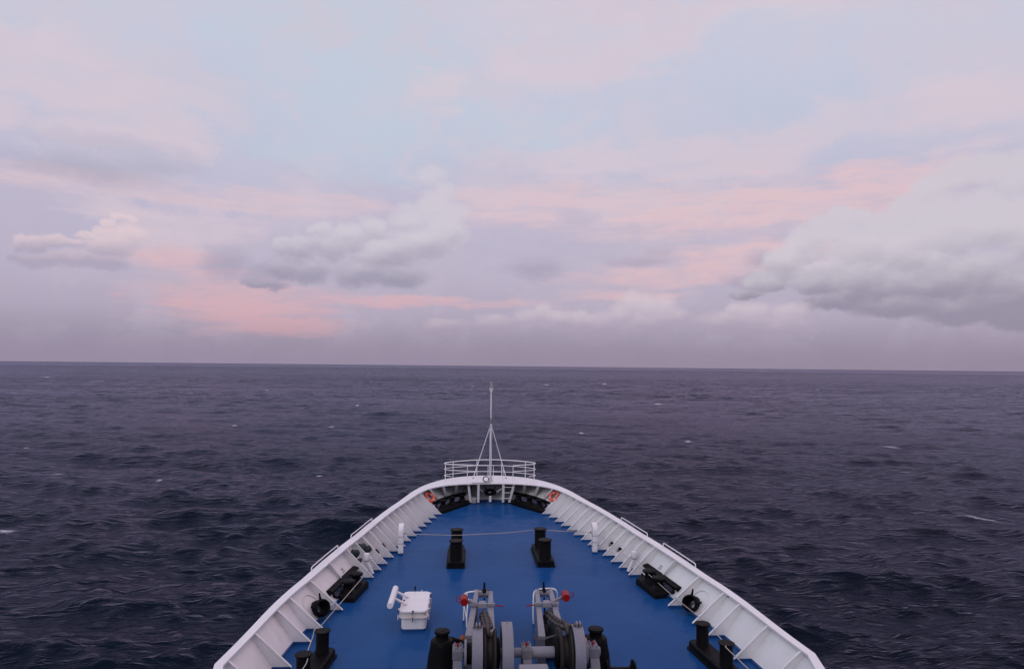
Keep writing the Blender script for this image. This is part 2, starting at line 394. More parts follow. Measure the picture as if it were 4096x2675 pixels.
FOAM=[(-427.0,724.4,5.1,30),(-729.3,1313.7,4.5,50),(67.6,593.1,4.1,22),(128.3,640.1,3.7,24),(2.7,526.8,2.4,18),(79.1,313.3,2.96,6.2),(84.4,303.0,3.3,7),(88.0,140.8,4.2,3.4),(47.6,149.7,1.18,2),(-45.3,68.9,1.3,1.7),(56.2,73.8,3.2,.7),(69.4,107.0,1.45,1.0),(-43.3,97.0,.8,1.2),(-60.3,103.4,1.5,1.4),(-61.6,182.3,1.29,2.5),(69.1,100.9,1.1,1.1),(333.0,430.8,2.8,12),(-85.0,136.2,.8,1.8),(-36.4,179.8,1.3,2.),(26.2,165.3,1.1,2.3),(-42.4,98.1,.6,1.),(-23.8,105.9,.8,1.3),(-44.9,275.1,1.3,5),(268.5,511.8,2.4,14),(-122.9,424.9,2.,9)]
foam=np.zeros_like(X)
for fx,fy,wx,wy in FOAM:
    rr=math.hypot(fx-CX,fy); a=math.atan2(fx-CX,fy)
    u=(X-fx)*cos(a)-(Y-fy)*sin(a); v=(X-fx)*sin(a)+(Y-fy)*cos(a)
    g=np.exp(-(u/(wx*1.0))**2-((v-.12*u)/(wy*.75))**2); foam=np.maximum(foam,g)
Z+=foam*.10*np.minimum(1,DR*0+1)
co=np.stack([X+DX,Y+DY,Z],1).astype(np.float32)
idx=np.arange(nr*na).reshape(nr,na)
a=idx[:-1,:-1].ravel();b=idx[1:,:-1].ravel();c=idx[1:,1:].ravel();d=idx[:-1,1:].ravel()
wa=idx[:-1,-1];wb=idx[1:,-1];wc=idx[1:,0];wd=idx[:-1,0]
quads=np.stack([np.concatenate([a,wa]),np.concatenate([d,wd]),np.concatenate([c,wc]),np.concatenate([b,wb])],1)[:, ::-1]
me=bpy.data.meshes.new('sea')
me.vertices.add(len(co)); me.vertices.foreach_set('co',co.ravel())
nq=len(quads); me.loops.add(nq*4); me.loops.foreach_set('vertex_index',quads.astype(np.int32).ravel())
me.polygons.add(nq); me.polygons.foreach_set('loop_start',np.arange(0,nq*4,4,dtype=np.int32)); me.polygons.foreach_set('use_smooth',np.ones(nq,dtype=bool))
me.update(calc_edges=True)
at=me.attributes.new('foam','FLOAT','POINT'); at.data.foreach_set('value',foam.astype(np.float32))
sea=bpy.data.objects.new('sea',me); COL.objects.link(sea); sea.location=(0,0,SEA); sea['kind']='structure'
sea['label']='dark rippled purple blue ocean stretching to the horizon'
m=bpy.data.materials.new('sea_water'); m.use_nodes=True; nt=NT(m.node_tree); nt.n.clear()
out=nt.new('ShaderNodeOutputMaterial')
pos=nt.new('ShaderNodeNewGeometry').outputs['Position']
dist=nt.vm('LENGTH',pos)
mp=nt.new('ShaderNodeMapping'); nt.l.new(pos,mp.inputs[0]); mp.inputs['Rotation'].default_value=(0,0,R_(-8)); mp.inputs['Scale'].default_value=(.48,1.5,1)
def ridge(n,k=1.):
    return nt.m('SUBTRACT',1.,nt.m('POWER',nt.m('ABSOLUTE',nt.m('MULTIPLY_ADD',n,2.,-1.)),.8))
h1=ridge(nt.noise(mp.outputs[0],.42,3,.5,.5))
h2=ridge(nt.noise(nt.vm('ADD',mp.outputs[0],(13.,5.,0.)),1.25,4,.55,.5))
h3=nt.noise(mp.outputs[0],4.2,4,.6,.2)
h=nt.m('ADD',nt.m('MULTIPLY',h1,.42),nt.m('MULTIPLY',h2,.14)); h=nt.m('ADD',h,nt.m('MULTIPLY',h3,.035))
hb=nt.m('ADD',nt.m('MULTIPLY',ridge(nt.noise(mp.outputs[0],.11,4,.6,.4)),nt.rng(dist,180,700,0,4.5)),nt.m('MULTIPLY',nt.noise(mp.outputs[0],.03,4,.6),nt.rng(dist,700,2500,0,50.)))
h=nt.m('ADD',h,hb)
bp=nt.new('ShaderNodeBump'); bp.inputs['Strength'].default_value=1.
nt.put(bp.inputs['Distance'],nt.rng(dist,500,4000,.62,.25)); nt.put(bp.inputs['Height'],h)
gl=nt.new('ShaderNodeBsdfGlossy'); gl.distribution='GGX'; nt.l.new(bp.outputs[0],gl.inputs['Normal'])
nt.put(gl.inputs['Roughness'],nt.rng(dist,40,1200,.15,.32))
patch=nt.rng(nt.noise(mp.outputs[0],.012,5,.6),.3,.7,.86,1.10)
gv=nt.new('ShaderNodeVectorMath',operation='SCALE'); gv.inputs[0].default_value=(.88,.84,1.10); nt.l.new(patch,gv.inputs['Scale']); nt.l.new(gv.outputs[0],gl.inputs['Color'])
dfw=nt.new('ShaderNodeBsdfDiffuse'); dfw.inputs[0].default_value=(.0035,.008,.0165,1)
lw=nt.new('ShaderNodeLayerWeight'); lw.inputs['Blend'].default_value=.5; nt.l.new(bp.outputs[0],lw.inputs['Normal'])
fr=nt.m('MULTIPLY_ADD',nt.m('POWER',lw.outputs['Facing'],5.),nt.m('MULTIPLY',nt.rng(dist,60,650,.43,.92),nt.rng(dist,1500,9000,1.,.62)),.003)
bs=nt.new('ShaderNodeMixShader'); nt.l.new(fr,bs.inputs[0]); nt.l.new(dfw.outputs[0],bs.inputs[1]); nt.l.new(gl.outputs[0],bs.inputs[2])
fo=nt.new('ShaderNodeAttribute',attribute_name='foam').outputs['Fac']
fm=nt.new('ShaderNodeMapping'); nt.l.new(pos,fm.inputs[0]); 
fn=nt.noise(fm.outputs[0],3.2,8,.8,.8); fm.inputs['Scale'].default_value=(.7,1.6,1)
ff=nt.rng(nt.m('ADD',nt.m('MULTIPLY',fo,.55),nt.m('MULTIPLY',fn,.9)),.80,1.02,0,.85)
ff=nt.m('MULTIPLY',ff,nt.rng(fo,.04,.3))
df=nt.new('ShaderNodeBsdfDiffuse'); df.inputs[0].default_value=(.62,.66,.70,1)
mx=nt.new('ShaderNodeMixShader'); nt.l.new(ff,mx.inputs[0]); nt.l.new(bs.outputs[0],mx.inputs[1]); nt.l.new(df.outputs[0],mx.inputs[2]); nt.l.new(mx.outputs[0],out.inputs[0])
me.materials.append(m)
# ------------------------------------------------------------------ deck equipment
def V(*a): return Vector(a)
def bollard(x0,y0,x1,y1,rp,rc,h,hw,ext,label,bh=.24):
    """twin mooring bollard; (x0,y0) after post, (x1,y1) forward post"""
    c=V((x0+x1)/2,(y0+y1)/2,DK); th=Thing('mooring_bollard',label,'bollard',c,'twin black mooring bollards')
    a=V(x0,y0,0);b=V(x1,y1,0);u=(b-a).normalized();n=V(-u.y,u.x,0)
    mb=MB(); pts=[]
    A=a-u*ext;B=b+u*ext;ch=.10
    for p,s1,s2 in ((A,1,1),(B,-1,1),(B,-1,-1),(A,1,-1)): pass
    foot=[A+n*(hw+.02),A-n*(hw+.02),B-n*(hw+.02),B+n*(hw+.02)]
    def ring(k,z,extra):
        L0=A-u*extra; L1=B+u*extra; w=hw+extra; cc=ch
        return [V(*(L0+n*(w-cc)).xy,z),V(*(L0-n*(w-cc)).xy,z),V(*(L0-n*w+u*cc).xy,z),V(*(L1-n*w-u*cc).xy,z),V(*(L1-n*(w-cc)).xy,z),V(*(L1+n*(w-cc)).xy,z),V(*(L1+n*w-u*cc).xy,z),V(*(L0+n*w+u*cc).xy,z)]
    r=[ring(0,DK,.05),ring(0,DK+.06,.05),ring(0,DK+.06,0.),ring(0,DK+bh,0.),ring(0,DK+bh+.03,-.04)]
    vs=[p for q in r for p in q]; fs=[tuple(range(8))[::-1],tuple(range(32,40))]
    for i in range(4): fs+=[(i*8+j,i*8+(j+1)%8,i*8+8+(j+1)%8,i*8+8+j) for j in range(8)]
    mb.add(vs,fs); part('base',mb,'black',th,smooth=None,bevel=.008)
    for p in (a,b):
        po=part('post',MB().lathe([(DK+bh,rp+.02),(DK+bh+.05,rp),(h-.03,rp)],(p.x,p.y,0),n=40),'black',th,smooth=30)
        part('cap',MB().lathe([(h-.03,rc-.01),(h-.015,rc),(h,rc),(h+.008,rc-.012),(h+.008,.0)],(p.x,p.y,0),n=40),'black',th,parent=po,smooth=30)
    return th
bollard(-2.03,31.55,-2.03,33.68,.27,.325,1.03,.38,.50,'twin black mooring bollard on the open deck left of centre')
bollard(2.05,31.62,2.05,33.74,.27,.325,1.03,.38,.50,'twin black mooring bollard on the open deck right of centre')
bollard(-6.12,19.92,-5.94,21.6,.195,.245,.85,.30,.45,'twin black mooring bollard at the left bulwark near the bottom edge')
bollard(6.15,20.2,5.97,21.75,.195,.245,.85,.30,.45,'twin black mooring bollard at the right bulwark near the bottom edge')

# roller fairleads
def fairlead(side,poly,rollers,t0,t1,zt,label,hr):
    c=V(side*sum(p[0] for p in poly)/len(poly),sum(p[1] for p in poly)/len(poly),DK)
    th=Thing('roller_fairlead',label,'fairlead',c,'black roller fairleads set in the bulwark')
    P=[V(side*x,y,DK) for x,y in poly]; cc=V(c.x,c.y,DK)
    T=[V(*(cc+(p-cc)*.90).xy,zt) for p in P]; Mm=[V(*(cc+(p-cc)*.985).xy,zt-.10) for p in P]
    n=len(P); fs=[tuple(range(2*n,3*n))]+[(k*n+i,k*n+(i+1)%n,(k+1)*n+(i+1)%n,(k+1)*n+i) for k in (0,1) for i in range(n)]
    if side<0: fs=[f[::-1] for f in fs]
    part('base',MB().add(P+Mm+T,fs),'black',th,smooth=None,bevel=.01)
    for x,y in rollers:
        part('roller',MB().lathe([(zt-.02,hr+.05),(zt+.05,hr),(zt+.12,hr*.72),(zt+.25,hr*.66),(zt+.33,hr*.80),(zt+.36,hr*1.08),(zt+.42,hr*1.1),(zt+.44,hr*.95),(zt+.45,0)],(side*x,y,0),n=32),'black',th,smooth=35)
    # head beam across the opening and rim of the opening
    mb=MB(); prof=((.285,.0),(.29,.14),(.33,.17),(.365,.10),(.375,.0)) if t0>15 else ((.255,.0),(.26,.17),(.29,.22),(.40,.10),(.41,.0)); k=40
    for i in range(k+1):
        t=t0+(t1-t0)*i/k+OFF
        mb.v+=[tuple(plate(t,s,side,o+.004)) for s,o in prof]
    for i in range(k):
        for j in range(5):
            q=(i*5+j,i*5+(j+1)%5,i*5+5+(j+1)%5,i*5+5+j); mb.f.append(q if side<0 else q[::-1])
    mb.f+=[tuple(range(5)),tuple(range(k*5,k*5+5))]
    part('head_beam',mb,'black',th,smooth=50)
    path=[]
    tc=(t0+t1)/2+OFF; ht=(t1-t0)/2*.86; scx=.18; hs=.115
    for i in range(64):
        a=2*pi*i/64; x=abs(cos(a))**.5*(1 if cos(a)>0 else -1); y=abs(sin(a))**.5*(1 if sin(a)>0 else -1)
        path.append(plate(tc+ht*x,scx+hs*y,side,.01))
    part('rim',MB().tube(path,.05,8,closed=True),'black',th)
    return th
fairlead(-1,[(1.42,44.90),(2.95,42.38),(3.38,42.5),(3.32,43.0),(2.9,44.0),(2.35,44.85),(1.65,45.6),(1.3,45.5)],[(1.86,44.95),(2.48,44.16),(3.02,43.22)],21.7,24.6,.16,'black three roller fairlead at the bow below the left lifebuoy',.22)
fairlead(1,[(1.42,44.90),(2.95,42.38),(3.38,42.5),(3.32,43.0),(2.9,44.0),(2.35,44.85),(1.65,45.6),(1.3,45.5)],[(1.86,44.95),(2.48,44.16),(3.02,43.22)],21.7,24.6,.16,'black three roller fairlead at the bow below the right lifebuoy',.22)
sp=[(5.53,28.65),(5.82,26.75),(6.3,26.85),(6.5,27.3),(6.15,28.9),(5.8,29.05)]
fairlead(-1,sp,[(5.98,28.2),(6.13,27.25)],7.42,9.35,.18,'black two roller fairlead in the left side bulwark behind the rope',.25)
fairlead(1,sp,[(5.98,28.2),(6.13,27.25)],7.42,9.35,.18,'black two roller fairlead in the right side bulwark behind the rope',.25)

# closed chocks with two horns
def chock(c,axis,R,r,L,label,horns,sx=1.,bars=None):
    c=V(*c); ax=V(*axis).normalized(); th=Thing('mooring_chock',label,'chock',c,'black closed chocks')
    up=V(0,0,1); w=(up-ax*up.dot(ax)).normalized(); u=ax.cross(w)
    def el(h,rr):
        return [c+ax*h+u*cos(2*pi*j/36)*rr*sx+w*sin(2*pi*j/36)*rr for j in range(36)]
    prof=[(L,r*.62),(.06,r),(.0,r+.03),(-.02,(R+r)/2),(.0,R-.03),(.06,R),(L*.8,R*.97),(L,R*.97)]
    mb=MB()
    for h,rr in prof: mb.v+=el(h,rr)
    n=len(prof)
    for i in range(n):
        a=i*36;b=((i+1)%n)*36
        mb.f+=[(a+j,a+(j+1)%36,b+(j+1)%36,b+j) for j in range(36)]
    part('ring',mb,'black',th,smooth=60)
    for a in horns:
        d=u*cos(a)*sx+w*sin(a); b0=c+ax*.05+d*(R-.04)
        part('horn',MB().tube([b0,b0+d*.08,b0+d*.15-ax*.02+w*.02,b0+d*.20-ax*.03+w*.05],[.06,.045,.035,.028],10),'black',th)
    if bars: 
        for p,q in bars: part('bracket',MB().prism([V(*p),V(*q),V(*q)+V(0,0,-.09),V(*p)+V(0,0,-.09)],ax*.03),'white',th,smooth=None)
    return th
chock((0,45.75,.60),(0,.97,-.22),.235,.10,.5,'black oval chock with two horns at the stem below the mast',(pi*.30,pi*.70),1.75,[((-.42,45.9,.62),(-.8,45.6,.95)),((.42,45.9,.62),(.84,45.6,.95))])
for side,w_ in ((-1,'left'),(1,'right')):
    th=chock((side*6.60,24.98,.38),(side*.60,.70,-.34),.30,.20,.50,'black round chock with two horns in the %s bulwark aft of the fairlead'%w_,(pi*.55,pi*.95) if side<0 else (pi*.45,pi*.05),1.,[((side*6.30,25.78,.36),(side*6.47,25.3,.34)),((side*6.86,24.62,.22),(side*6.93,24.1,.22))])
    part('collar',MB().torus(plate(6.55+OFF,.33,side,.03),pnorm(6.5+OFF,.33,side),.50,.022,40,8,1.0),'white',th)

# bent topped guide posts
for side,w_ in ((-1,'left'),(1,'right')):
    th=Thing('guide_post','white box post with rounded top holding the safety rope on the %s'%w_,'post',(side*4.69,33.42,DK),'white box posts by the bulwark')
    mb=MB(); hw=.118; pr=[]
    r=.42
    outer=[(33.29,DK),(33.29,.98)]+[(33.29+r-r*cos(a),.98+ (r-.04)*sin(a)) for a in np.linspace(.1,1.35,9)]
    inner=[(33.54,DK),(33.54,.98)]+[(33.54+(r-.25)-(r-.25)*cos(a),.98+(r-.27)*sin(a)) for a in np.linspace(.1,1.35,9)]
    n=len(outer); x0,x1=side*4.69-hw,side*4.69+hw
    for (ya,za),(yb,zb) in zip(outer,inner): mb.v+=[(x0,ya,za),(x1,ya,za),(x1,yb,zb),(x0,yb,zb)]
    for i in range(n-1):
        for j in range(4): mb.f.append((i*4+j,i*4+(j+1)%4,i*4+4+(j+1)%4,i*4+4+j))
    mb.f+=[(3,2,1,0),(n*4-4,n*4-3,n*4-2,n*4-1)]
    part('column',mb,'pipe',th,smooth=40,bevel=.01)
    for z in (.77,.45): part('strap',MB().box((side*4.69,33.415,z),(.25,.265,.018)),'bronze' if z>.6 else 'grey',th,smooth=None)
    part('fin',MB().box((side*4.69,33.26,.06),(.012,.06,.16)),'pipe',th,smooth=None)
    part('hook',MB().tube([(side*4.56,33.42,.86),(side*4.50,33.42,.88),(side*4.46,33.42,.95)],.014,6),'bronze',th)

# gooseneck air vents between stays
for side,w_ in ((-1,'left'),(1,'right')):
    th=Thing('air_vent','white capped air vent pipe leaning between two stays of the %s bulwark'%w_,'vent',(side*5.62,30.25,DK),'white capped air vents')
    part('pipe',MB().tube([(side*5.60,30.20,DK),(side*5.62,30.2,.02),(side*5.72,30.2,.26),(side*5.82,30.2,.50)],[.10,.095,.08,.085],16),'greycap',th)
    part('cap',MB().lathe([(.50,.085),(.53,.105),(.55,.105),(.56,.125),(.58,.135),(.80,.130),(.845,.115),(.86,.0)],(side*5.845,30.2,0),n=28),'greycap',th)
    part('collar',MB().torus((side*5.84,30.2,.545),(0,0,1),.115,.010,24,6),'bronze',th)
    part('float_case',MB().lathe([(0,.05),(.10,.05),(.12,.03)],(side*5.71,30.2,.70),(-side*.5,.1,-.85),n=14),'greycap',th)
# big vent half seen at the aft right corner
th=Thing('air_vent','large white round topped vent cut by the bottom edge at the right corner','vent',(7.05,18.0,DK))
part('pipe',MB().lathe([(DK,.17),(.55,.17)],(7.05,18.0,0)),'greycap',th)
part('cap',MB().lathe([(.45,.26),(.50,.30),(.62,.30),(.72,.26),(.78,.14),(.79,0)],(7.05,18.0,0),n=36),'greycap',th)

# green covers stuffed between stays on the left
def lump(name,label,blobs,m,parts=None,seed=1):
    c=blobs[0][0]; th=Thing(name,label,'canvas cover',(c[0],c[1],c[2]-.2)); r=random.Random(seed)
    for i,(p,rad,d) in enumerate(blobs):
        mb=MB(); n=12; d=V(*d).normalized(); 
        mb.lathe([(-rad*1.5,.0),(-rad*1.35,rad*.55),(-rad*.8,rad*.95),(0,rad*(.85+.2*r.random())),(rad*.8,rad),(rad*1.3,rad*.7),(rad*1.5,.0)],p,d,n=14)
        mb.v=[(x+r.uniform(-.02,.02),y+r.uniform(-.02,.02),z+r.uniform(-.02,.02)) for x,y,z in mb.v]
        part('roll',mb,m,th,smooth=80)
p1=plate(9.50+OFF,.66,-1,.10);p2=plate(9.68+OFF,.60,-1,.12);p3=plate(9.60+OFF,.40,-1,.10)
lump('rolled_cover','small bundle of dark green rolls tucked above the left side fairlead',[(p1,.12,(.3,.2,1)),(p2,.13,(.5,.2,.8)),(p3,.10,(.2,.9,.3))],'green',seed=3)
q=[plate(10.35+OFF,.66,-1,.10),plate(10.62+OFF,.60,-1,.10),plate(10.95+OFF,.50,-1,.12),plate(11.15+OFF,.44,-1,.10)]
lump('rolled_cover','larger green and pale grey bundle tucked behind the left air vent',[(q[0],.15,(.5,.3,.8)),(q[1],.17,(.5,.5,.6)),(q[2],.16,(.6,.5,.3)),(q[3],.12,(.5,.5,.4))],'green',seed=5)

# lifebuoys
for side,t,s,w_ in ((-1,21.72,.56,'left'),(1,21.66,.60,'right')):
    c=plate(t+OFF,s,side,.10); n=(pnorm(t+OFF,s,side)+V(-side*.05,-.55,.25)).normalized()
    th=Thing('lifebuoy','orange lifebuoy hung on the %s bow plating beside the fairlead'%w_,'lifebuoy',c,'orange lifebuoys at the bow')
    part('ring',MB().torus(c,n,.30,.095,40,14),'orange',th)
    up=(V(0,0,1)-n*n.z).normalized(); u=n.cross(up)
    for k in range(4):
        a=pi/4+k*pi/2+.2; d=u*cos(a)+up*sin(a); tdir=(-u*sin(a)+up*cos(a))
        p=c+d*.30
        mb=MB()
        mb.lathe([(-.028,.090),(-.028,.099),(.028,.099),(.028,.090)],p,tdir,n=20); part('band',mb,'band',th)
    pts=[c+n*.05+(u*cos(a)+up*sin(a))*(.20+.03*sin(4*a)) for a in np.linspace(0,2*pi,40)[:-1]]
    part('grab_line',MB().tube([c+u*.20+up*.05,c+n*.03-up*.03,c-u*.21+up*.0],.012,6).tube([c-up*.2+u*.05,c-up*.02,c+up*.2-u*.03],.012,6),'rust',th)
    part('light',MB().lathe([(-.10,.025),(.10,.03),(.12,.02)],c-up*.18-u*side*-.24+n*.06,(u*side+up*.5),n=10),'orangerust',th)

# safety rope
rp=Thing('safety_rope','thin beige rope strung across the deck between the white posts and along both sides','rope',(0,33.3,.7))
def cr(pts,n=8):
    P=[V(*p) for p in pts]; P=[2*P[0]-P[1]]+P+[2*P[-1]-P[-2]]; out=[]
    for i in range(1,len(P)-2):
        for k in range(n):
            u=k/n; p0,p1,p2,p3=P[i-1:i+3]
            out.append(.5*((2*p1)+(p2-p0)*u+(2*p0-5*p1+4*p2-p3)*u*u+(3*p1-p0-3*p2+p3)*u**3))
    return out+[P[-2]]
part('cross_line',MB().tube(cr([(-4.57,33.4,.90),(-3.8,33.4,.865),(-2.9,33.4,.835),(-2.03,33.38,.82),(-.7,33.45,.85),(.4,33.6,.865),(1.5,33.92,.89),(1.9,34.02,.89),(2.5,34.0,.88),(3.4,33.8,.865),(4.57,33.45,.89)]),.015,6),'rope',rp)
part('side_line',MB().tube([(-4.83,33.33,.77),(-5.6,28.3,.56),(-6.34,23.25,.37),(-6.24,21.85,.80),(-6.19,21.5,.80),(-6.16,21.2,.78),(-6.10,20.15,.72),(-5.95,19.68,.80),(-5.90,19.3,.85),(-5.88,18.2,.95)],.014,6),'rope',rp)
part('side_line',MB().tube([(4.84,33.38,.80),(5.33,31.0,.66),(5.83,28.42,.55),(6.23,25.95,.36),(6.52,22.9,.42),(6.24,22.0,.80),(6.23,21.6,.80),(6.20,21.0,.75),(6.10,20.05,.84),(6.0,19.9,.86),(6.0,18.0,.95)],.014,6),'rope',rp)

# ------------------------------------------------------------------ deck hatch with counterweight
h=Thing('deck_hatch','white hatch box with rust stained rim and counterweight arm on the left deck','hatch',(-3.36,24.8,DK))
def rprism(x0,x1,y0,y1,r,z0,z1): return MB().prism(rrect(x0,x1,y0,y1,r,z0),(0,0,z1-z0))
part('coaming',rprism(-3.77,-2.93,23.87,25.72,.14,DK,.40),'white',h,smooth=35)
part('rim',rprism(-3.86,-2.86,23.77,25.83,.20,.385,.41),'rustwhite',h,smooth=35)
part('upper_coaming',rprism(-3.79,-2.93,23.86,25.78,.17,.41,.555),'rustwhite',h,smooth=35)
lid=part('lid',rprism(-3.84,-2.89,23.79,25.84,.17,.56,.625),'greycap',h,smooth=35,bevel=.012)
part('counterweight',MB().lathe([(0,.0),(0,.095),(.012,.105),(1.78,.105),(1.79,.095),(1.79,0)],(-4.09,23.28,.99),(0,1,0),n=28),'greycap',h)
for ya,yb in ((25.18,24.78),(24.43,24.1)):
    mb=MB(); mb.hexa([(-3.62,ya-.05,.60),(-3.62,ya+.03,.60),(-3.74,ya+.03,.60),(-3.74,ya-.05,.60)],[(-4.0,yb-.05,1.0),(-4.0,yb+.03,1.0),(-4.06,yb+.03,.93),(-4.06,yb-.05,.93)])
    mb=MB().tube([(-3.62,ya,.62),(-4.05,yb,.97)],.045,4); part('arm',mb,'greycap',h,smooth=None)
def dog(x,y,dx,dy):
    mb=MB(); mb.tube([(x,y,.50),(x+dx*.03,y+dy*.03,.50),(x+dx*.04,y+dy*.04,.62)],.016,6); part('dog',mb,'bronze',h)
    part('dog_lug',MB().box((x-dx*.01,y-dy*.01,.63),(.07,.07,.03)).box((x+dx*.03,y+dy*.03,.36),(.03,.03,.16)),'bronze' if (abs(dx)<.5) else 'greycap',h,smooth=None)
dog(-3.37,23.77,0,-1);
for y in (24.0,24.6,25.05,25.6): dog(-2.87,y,1,0)
for y in (24.0,25.3): dog(-3.86,y,-1,0)
part('vent_knob',MB().lathe([(.60,.02),(.70,.02),(.72,.035),(.80,.02),(.81,0)],(-3.45,25.88,0),n=12),'black',h)
part('lid_handle',MB().box((-3.2,25.85,.63),(.02,.03,.09)),'greycap',h,smooth=None)
part('red_latch',MB().box((-3.76,24.85,.64),(.06,.05,.03)),'red',h,smooth=None)

# ------------------------------------------------------------------ anchor windlass
wl=Thing('anchor_windlass','grey double anchor windlass on one shaft cut by the bottom edge','windlass',(.13,19.2,DK))
YC,ZC=19.4,1.0
def xcyl(prof,n=48,y=YC,z=ZC): return MB().lathe([(x,r) for x,r in prof],(0,y,z),(1,0,0),n=n)
part('shaft',xcyl([(-1.66,.125),(.0,.125),(.26,.15),(.92,.15),(.93,.12),(2.2,.12)]),'greylight',wl)
for xc_,w in ((-1.795,.29),(.125,.28),(2.0,.30)):
    b_=part('bearing',MB().hexa([(xc_-w/2,19.17,.92),(xc_+w/2,19.17,.92),(xc_+w/2,19.72,.92),(xc_-w/2,19.72,.92)],[(xc_-w/2,19.19,1.15),(xc_+w/2,19.19,1.15),(xc_+w/2,19.70,1.15),(xc_-w/2,19.70,1.15)])
      .hexa([(xc_-w/2+.02,18.35,DK),(xc_+w/2-.02,18.35,DK),(xc_+w/2-.02,20.1,DK),(xc_-w/2+.02,20.1,DK)],[(xc_-w/2+.02,19.10,.92),(xc_+w/2-.02,19.10,.92),(xc_+w/2-.02,19.74,.92),(xc_-w/2+.02,19.74,.92)]),'grey',wl,smooth=None,bevel=.01)
    for dx in (-.08,.08):
        for y in (19.28,19.60): part('bolt',MB().lathe([(1.15,.035),(1.18,.035),(1.19,.024),(1.22,.024),(1.235,0)],(xc_+dx,y,0),n=8),'greylight',wl,parent=b_)
    part('grease_cup',MB().lathe([(1.15,.022),(1.18,.022),(1.19,.038),(1.25,.038),(1.265,.0)],(xc_,19.46,0),n=14),'red',wl,parent=b_)
def band(x0,x1,Rr,rin):
    bd=part('brake_band',xcyl([(x0,rin),(x0,Rr),(x0+.012,Rr+.008),(x1-.012,Rr+.008),(x1,Rr),(x1,rin)],64),'greylight',wl,smooth=30)
    mb=MB()
    for k in range(26):
        a=k*.135-.9
        for j,xx in enumerate((x0+.05,(x0+x1)/2,x1-.05)):
            if (k+j)%2: continue
            r=Rr+.008; d=V(0,-cos(a),sin(a)); mb.lathe([(0,.010),(.006,.009),(.009,0)],V(xx,YC,ZC)+d*r,d,n=8)
    part('rivets',mb,'grey',wl,parent=bd)['kind']='stuff'
    for dx in (-.045,.045):
        part('lug',MB().prism([((x0+x1)/2+dx,18.98+.3,ZC+Rr-.02),((x0+x1)/2+dx,19.25,ZC+Rr+.12),((x0+x1)/2+dx,19.42,ZC+Rr+.14),((x0+x1)/2+dx,19.62,ZC+Rr-.02)],(.035,0,0)),'greylight',wl,parent=bd,smooth=None)
    part('clevis',MB().tube([(x0+.02,19.36,ZC+Rr+.05),(x1-.02,19.36,ZC+Rr+.05)],.035,10),'bronze',wl,parent=bd)
band(-1.40,-1.11,.70,.2); band(1.41,1.70,.70,.2)
part('side_disc',xcyl([(-1.61,.1),(-1.61,.36),(-1.55,.36),(-1.55,.1)]),'greylight',wl); part('side_disc',xcyl([(1.76,.1),(1.76,.36),(1.82,.36),(1.82,.1)]),'greylight',wl)
part('hub',xcyl([(-1.55,.28),(-1.41,.28)]),'black',wl); part('hub',xcyl([(1.71,.28),(1.76,.28)]),'black',wl)
def gypsy(x0,x1):
    xm=(x0+x1)/2
    part('chain_wheel',xcyl([(x0,.2),(x0,.60),(x0+.03,.64),(x0+.07,.62),(xm-.05,.42),(xm+.05,.42),(x1-.07,.62),(x1-.03,.64),(x1,.60),(x1,.2)],44),'rust',wl)
gypsy(-1.09,-.72); gypsy(1.02,1.39)
part('clutch',xcyl([(.90,.15),(.90,.34),(.94,.42),(1.0,.42),(1.0,.2)]),'black',wl); part('clutch',xcyl([(-.70,.2),(-.70,.40),(-.64,.40),(-.62,.2)]),'black',wl)
g=part('gear_case',xcyl([(-.27,.12),(-.27,.74),(-.285,.80),(-.57,.80),(-.585,.78),(-.585,.70),(-.50,.69),(-.50,.1)],72),'greylight',wl,smooth=30)
part('gear_wheel',xcyl([(-.515,.1),(-.515,.66),(-.502,.66),(-.502,.1)],60),'darkred',wl)
part('lifting_eye',MB().tube([(-.43,19.4,1.79),(-.43,19.4,1.85),(-.43,19.4,1.87)],.012,6),'greylight',wl,parent=g)
part('motor',MB().lathe([(-.16,.26),(-.13,.30),(.60,.30),(.63,.27),(.64,0)],(0,18.55,.72),(1,0,0),n=40),'greylight',wl)
part('motor_bed',MB().box((.55,18.4,.30),(1.2,.9,.06)),'grey',wl,smooth=None)
part('drum',xcyl([(2.36,.1),(2.36,.34),(2.42,.36),(2.46,.24),(2.52,.17),(3.02,.17),(3.08,.24),(3.12,.36),(3.17,.34),(3.17,.1)],y=19.3,z=.42),'black',wl)
part('drum',xcyl([(-2.95,.1),(-2.95,.30),(-2.88,.30),(-2.8,.17),(-2.5,.17),(-2.44,.28),(-2.40,.28)],y=19.0,z=.20),'black',wl)
part('bed_plate',MB().box((.13,19.0,DK+.05),(4.6,2.0,.10)),'grey',wl,smooth=None) if False else None
for sx in (-1,1):
    part('control_lever',MB().tube([(sx*1.72+.13,18.9,.1),(sx*1.70+.13,18.7,.75)],.02,6),'greylight',wl)
    part('brake_bracket',MB().prism([(.14+sx*1.78,18.95,.0),(.14+sx*1.60,18.95,.0),(.14+sx*1.66,18.78,.78),(.14+sx*1.70,18.78,.80)],(0,.05,0)).box((.14+sx*1.78,18.8,.35),(.5,.05,.03)).box((.14+sx*1.95,18.7,.5),(.03,.5,.03)),'greylight',wl,smooth=None)

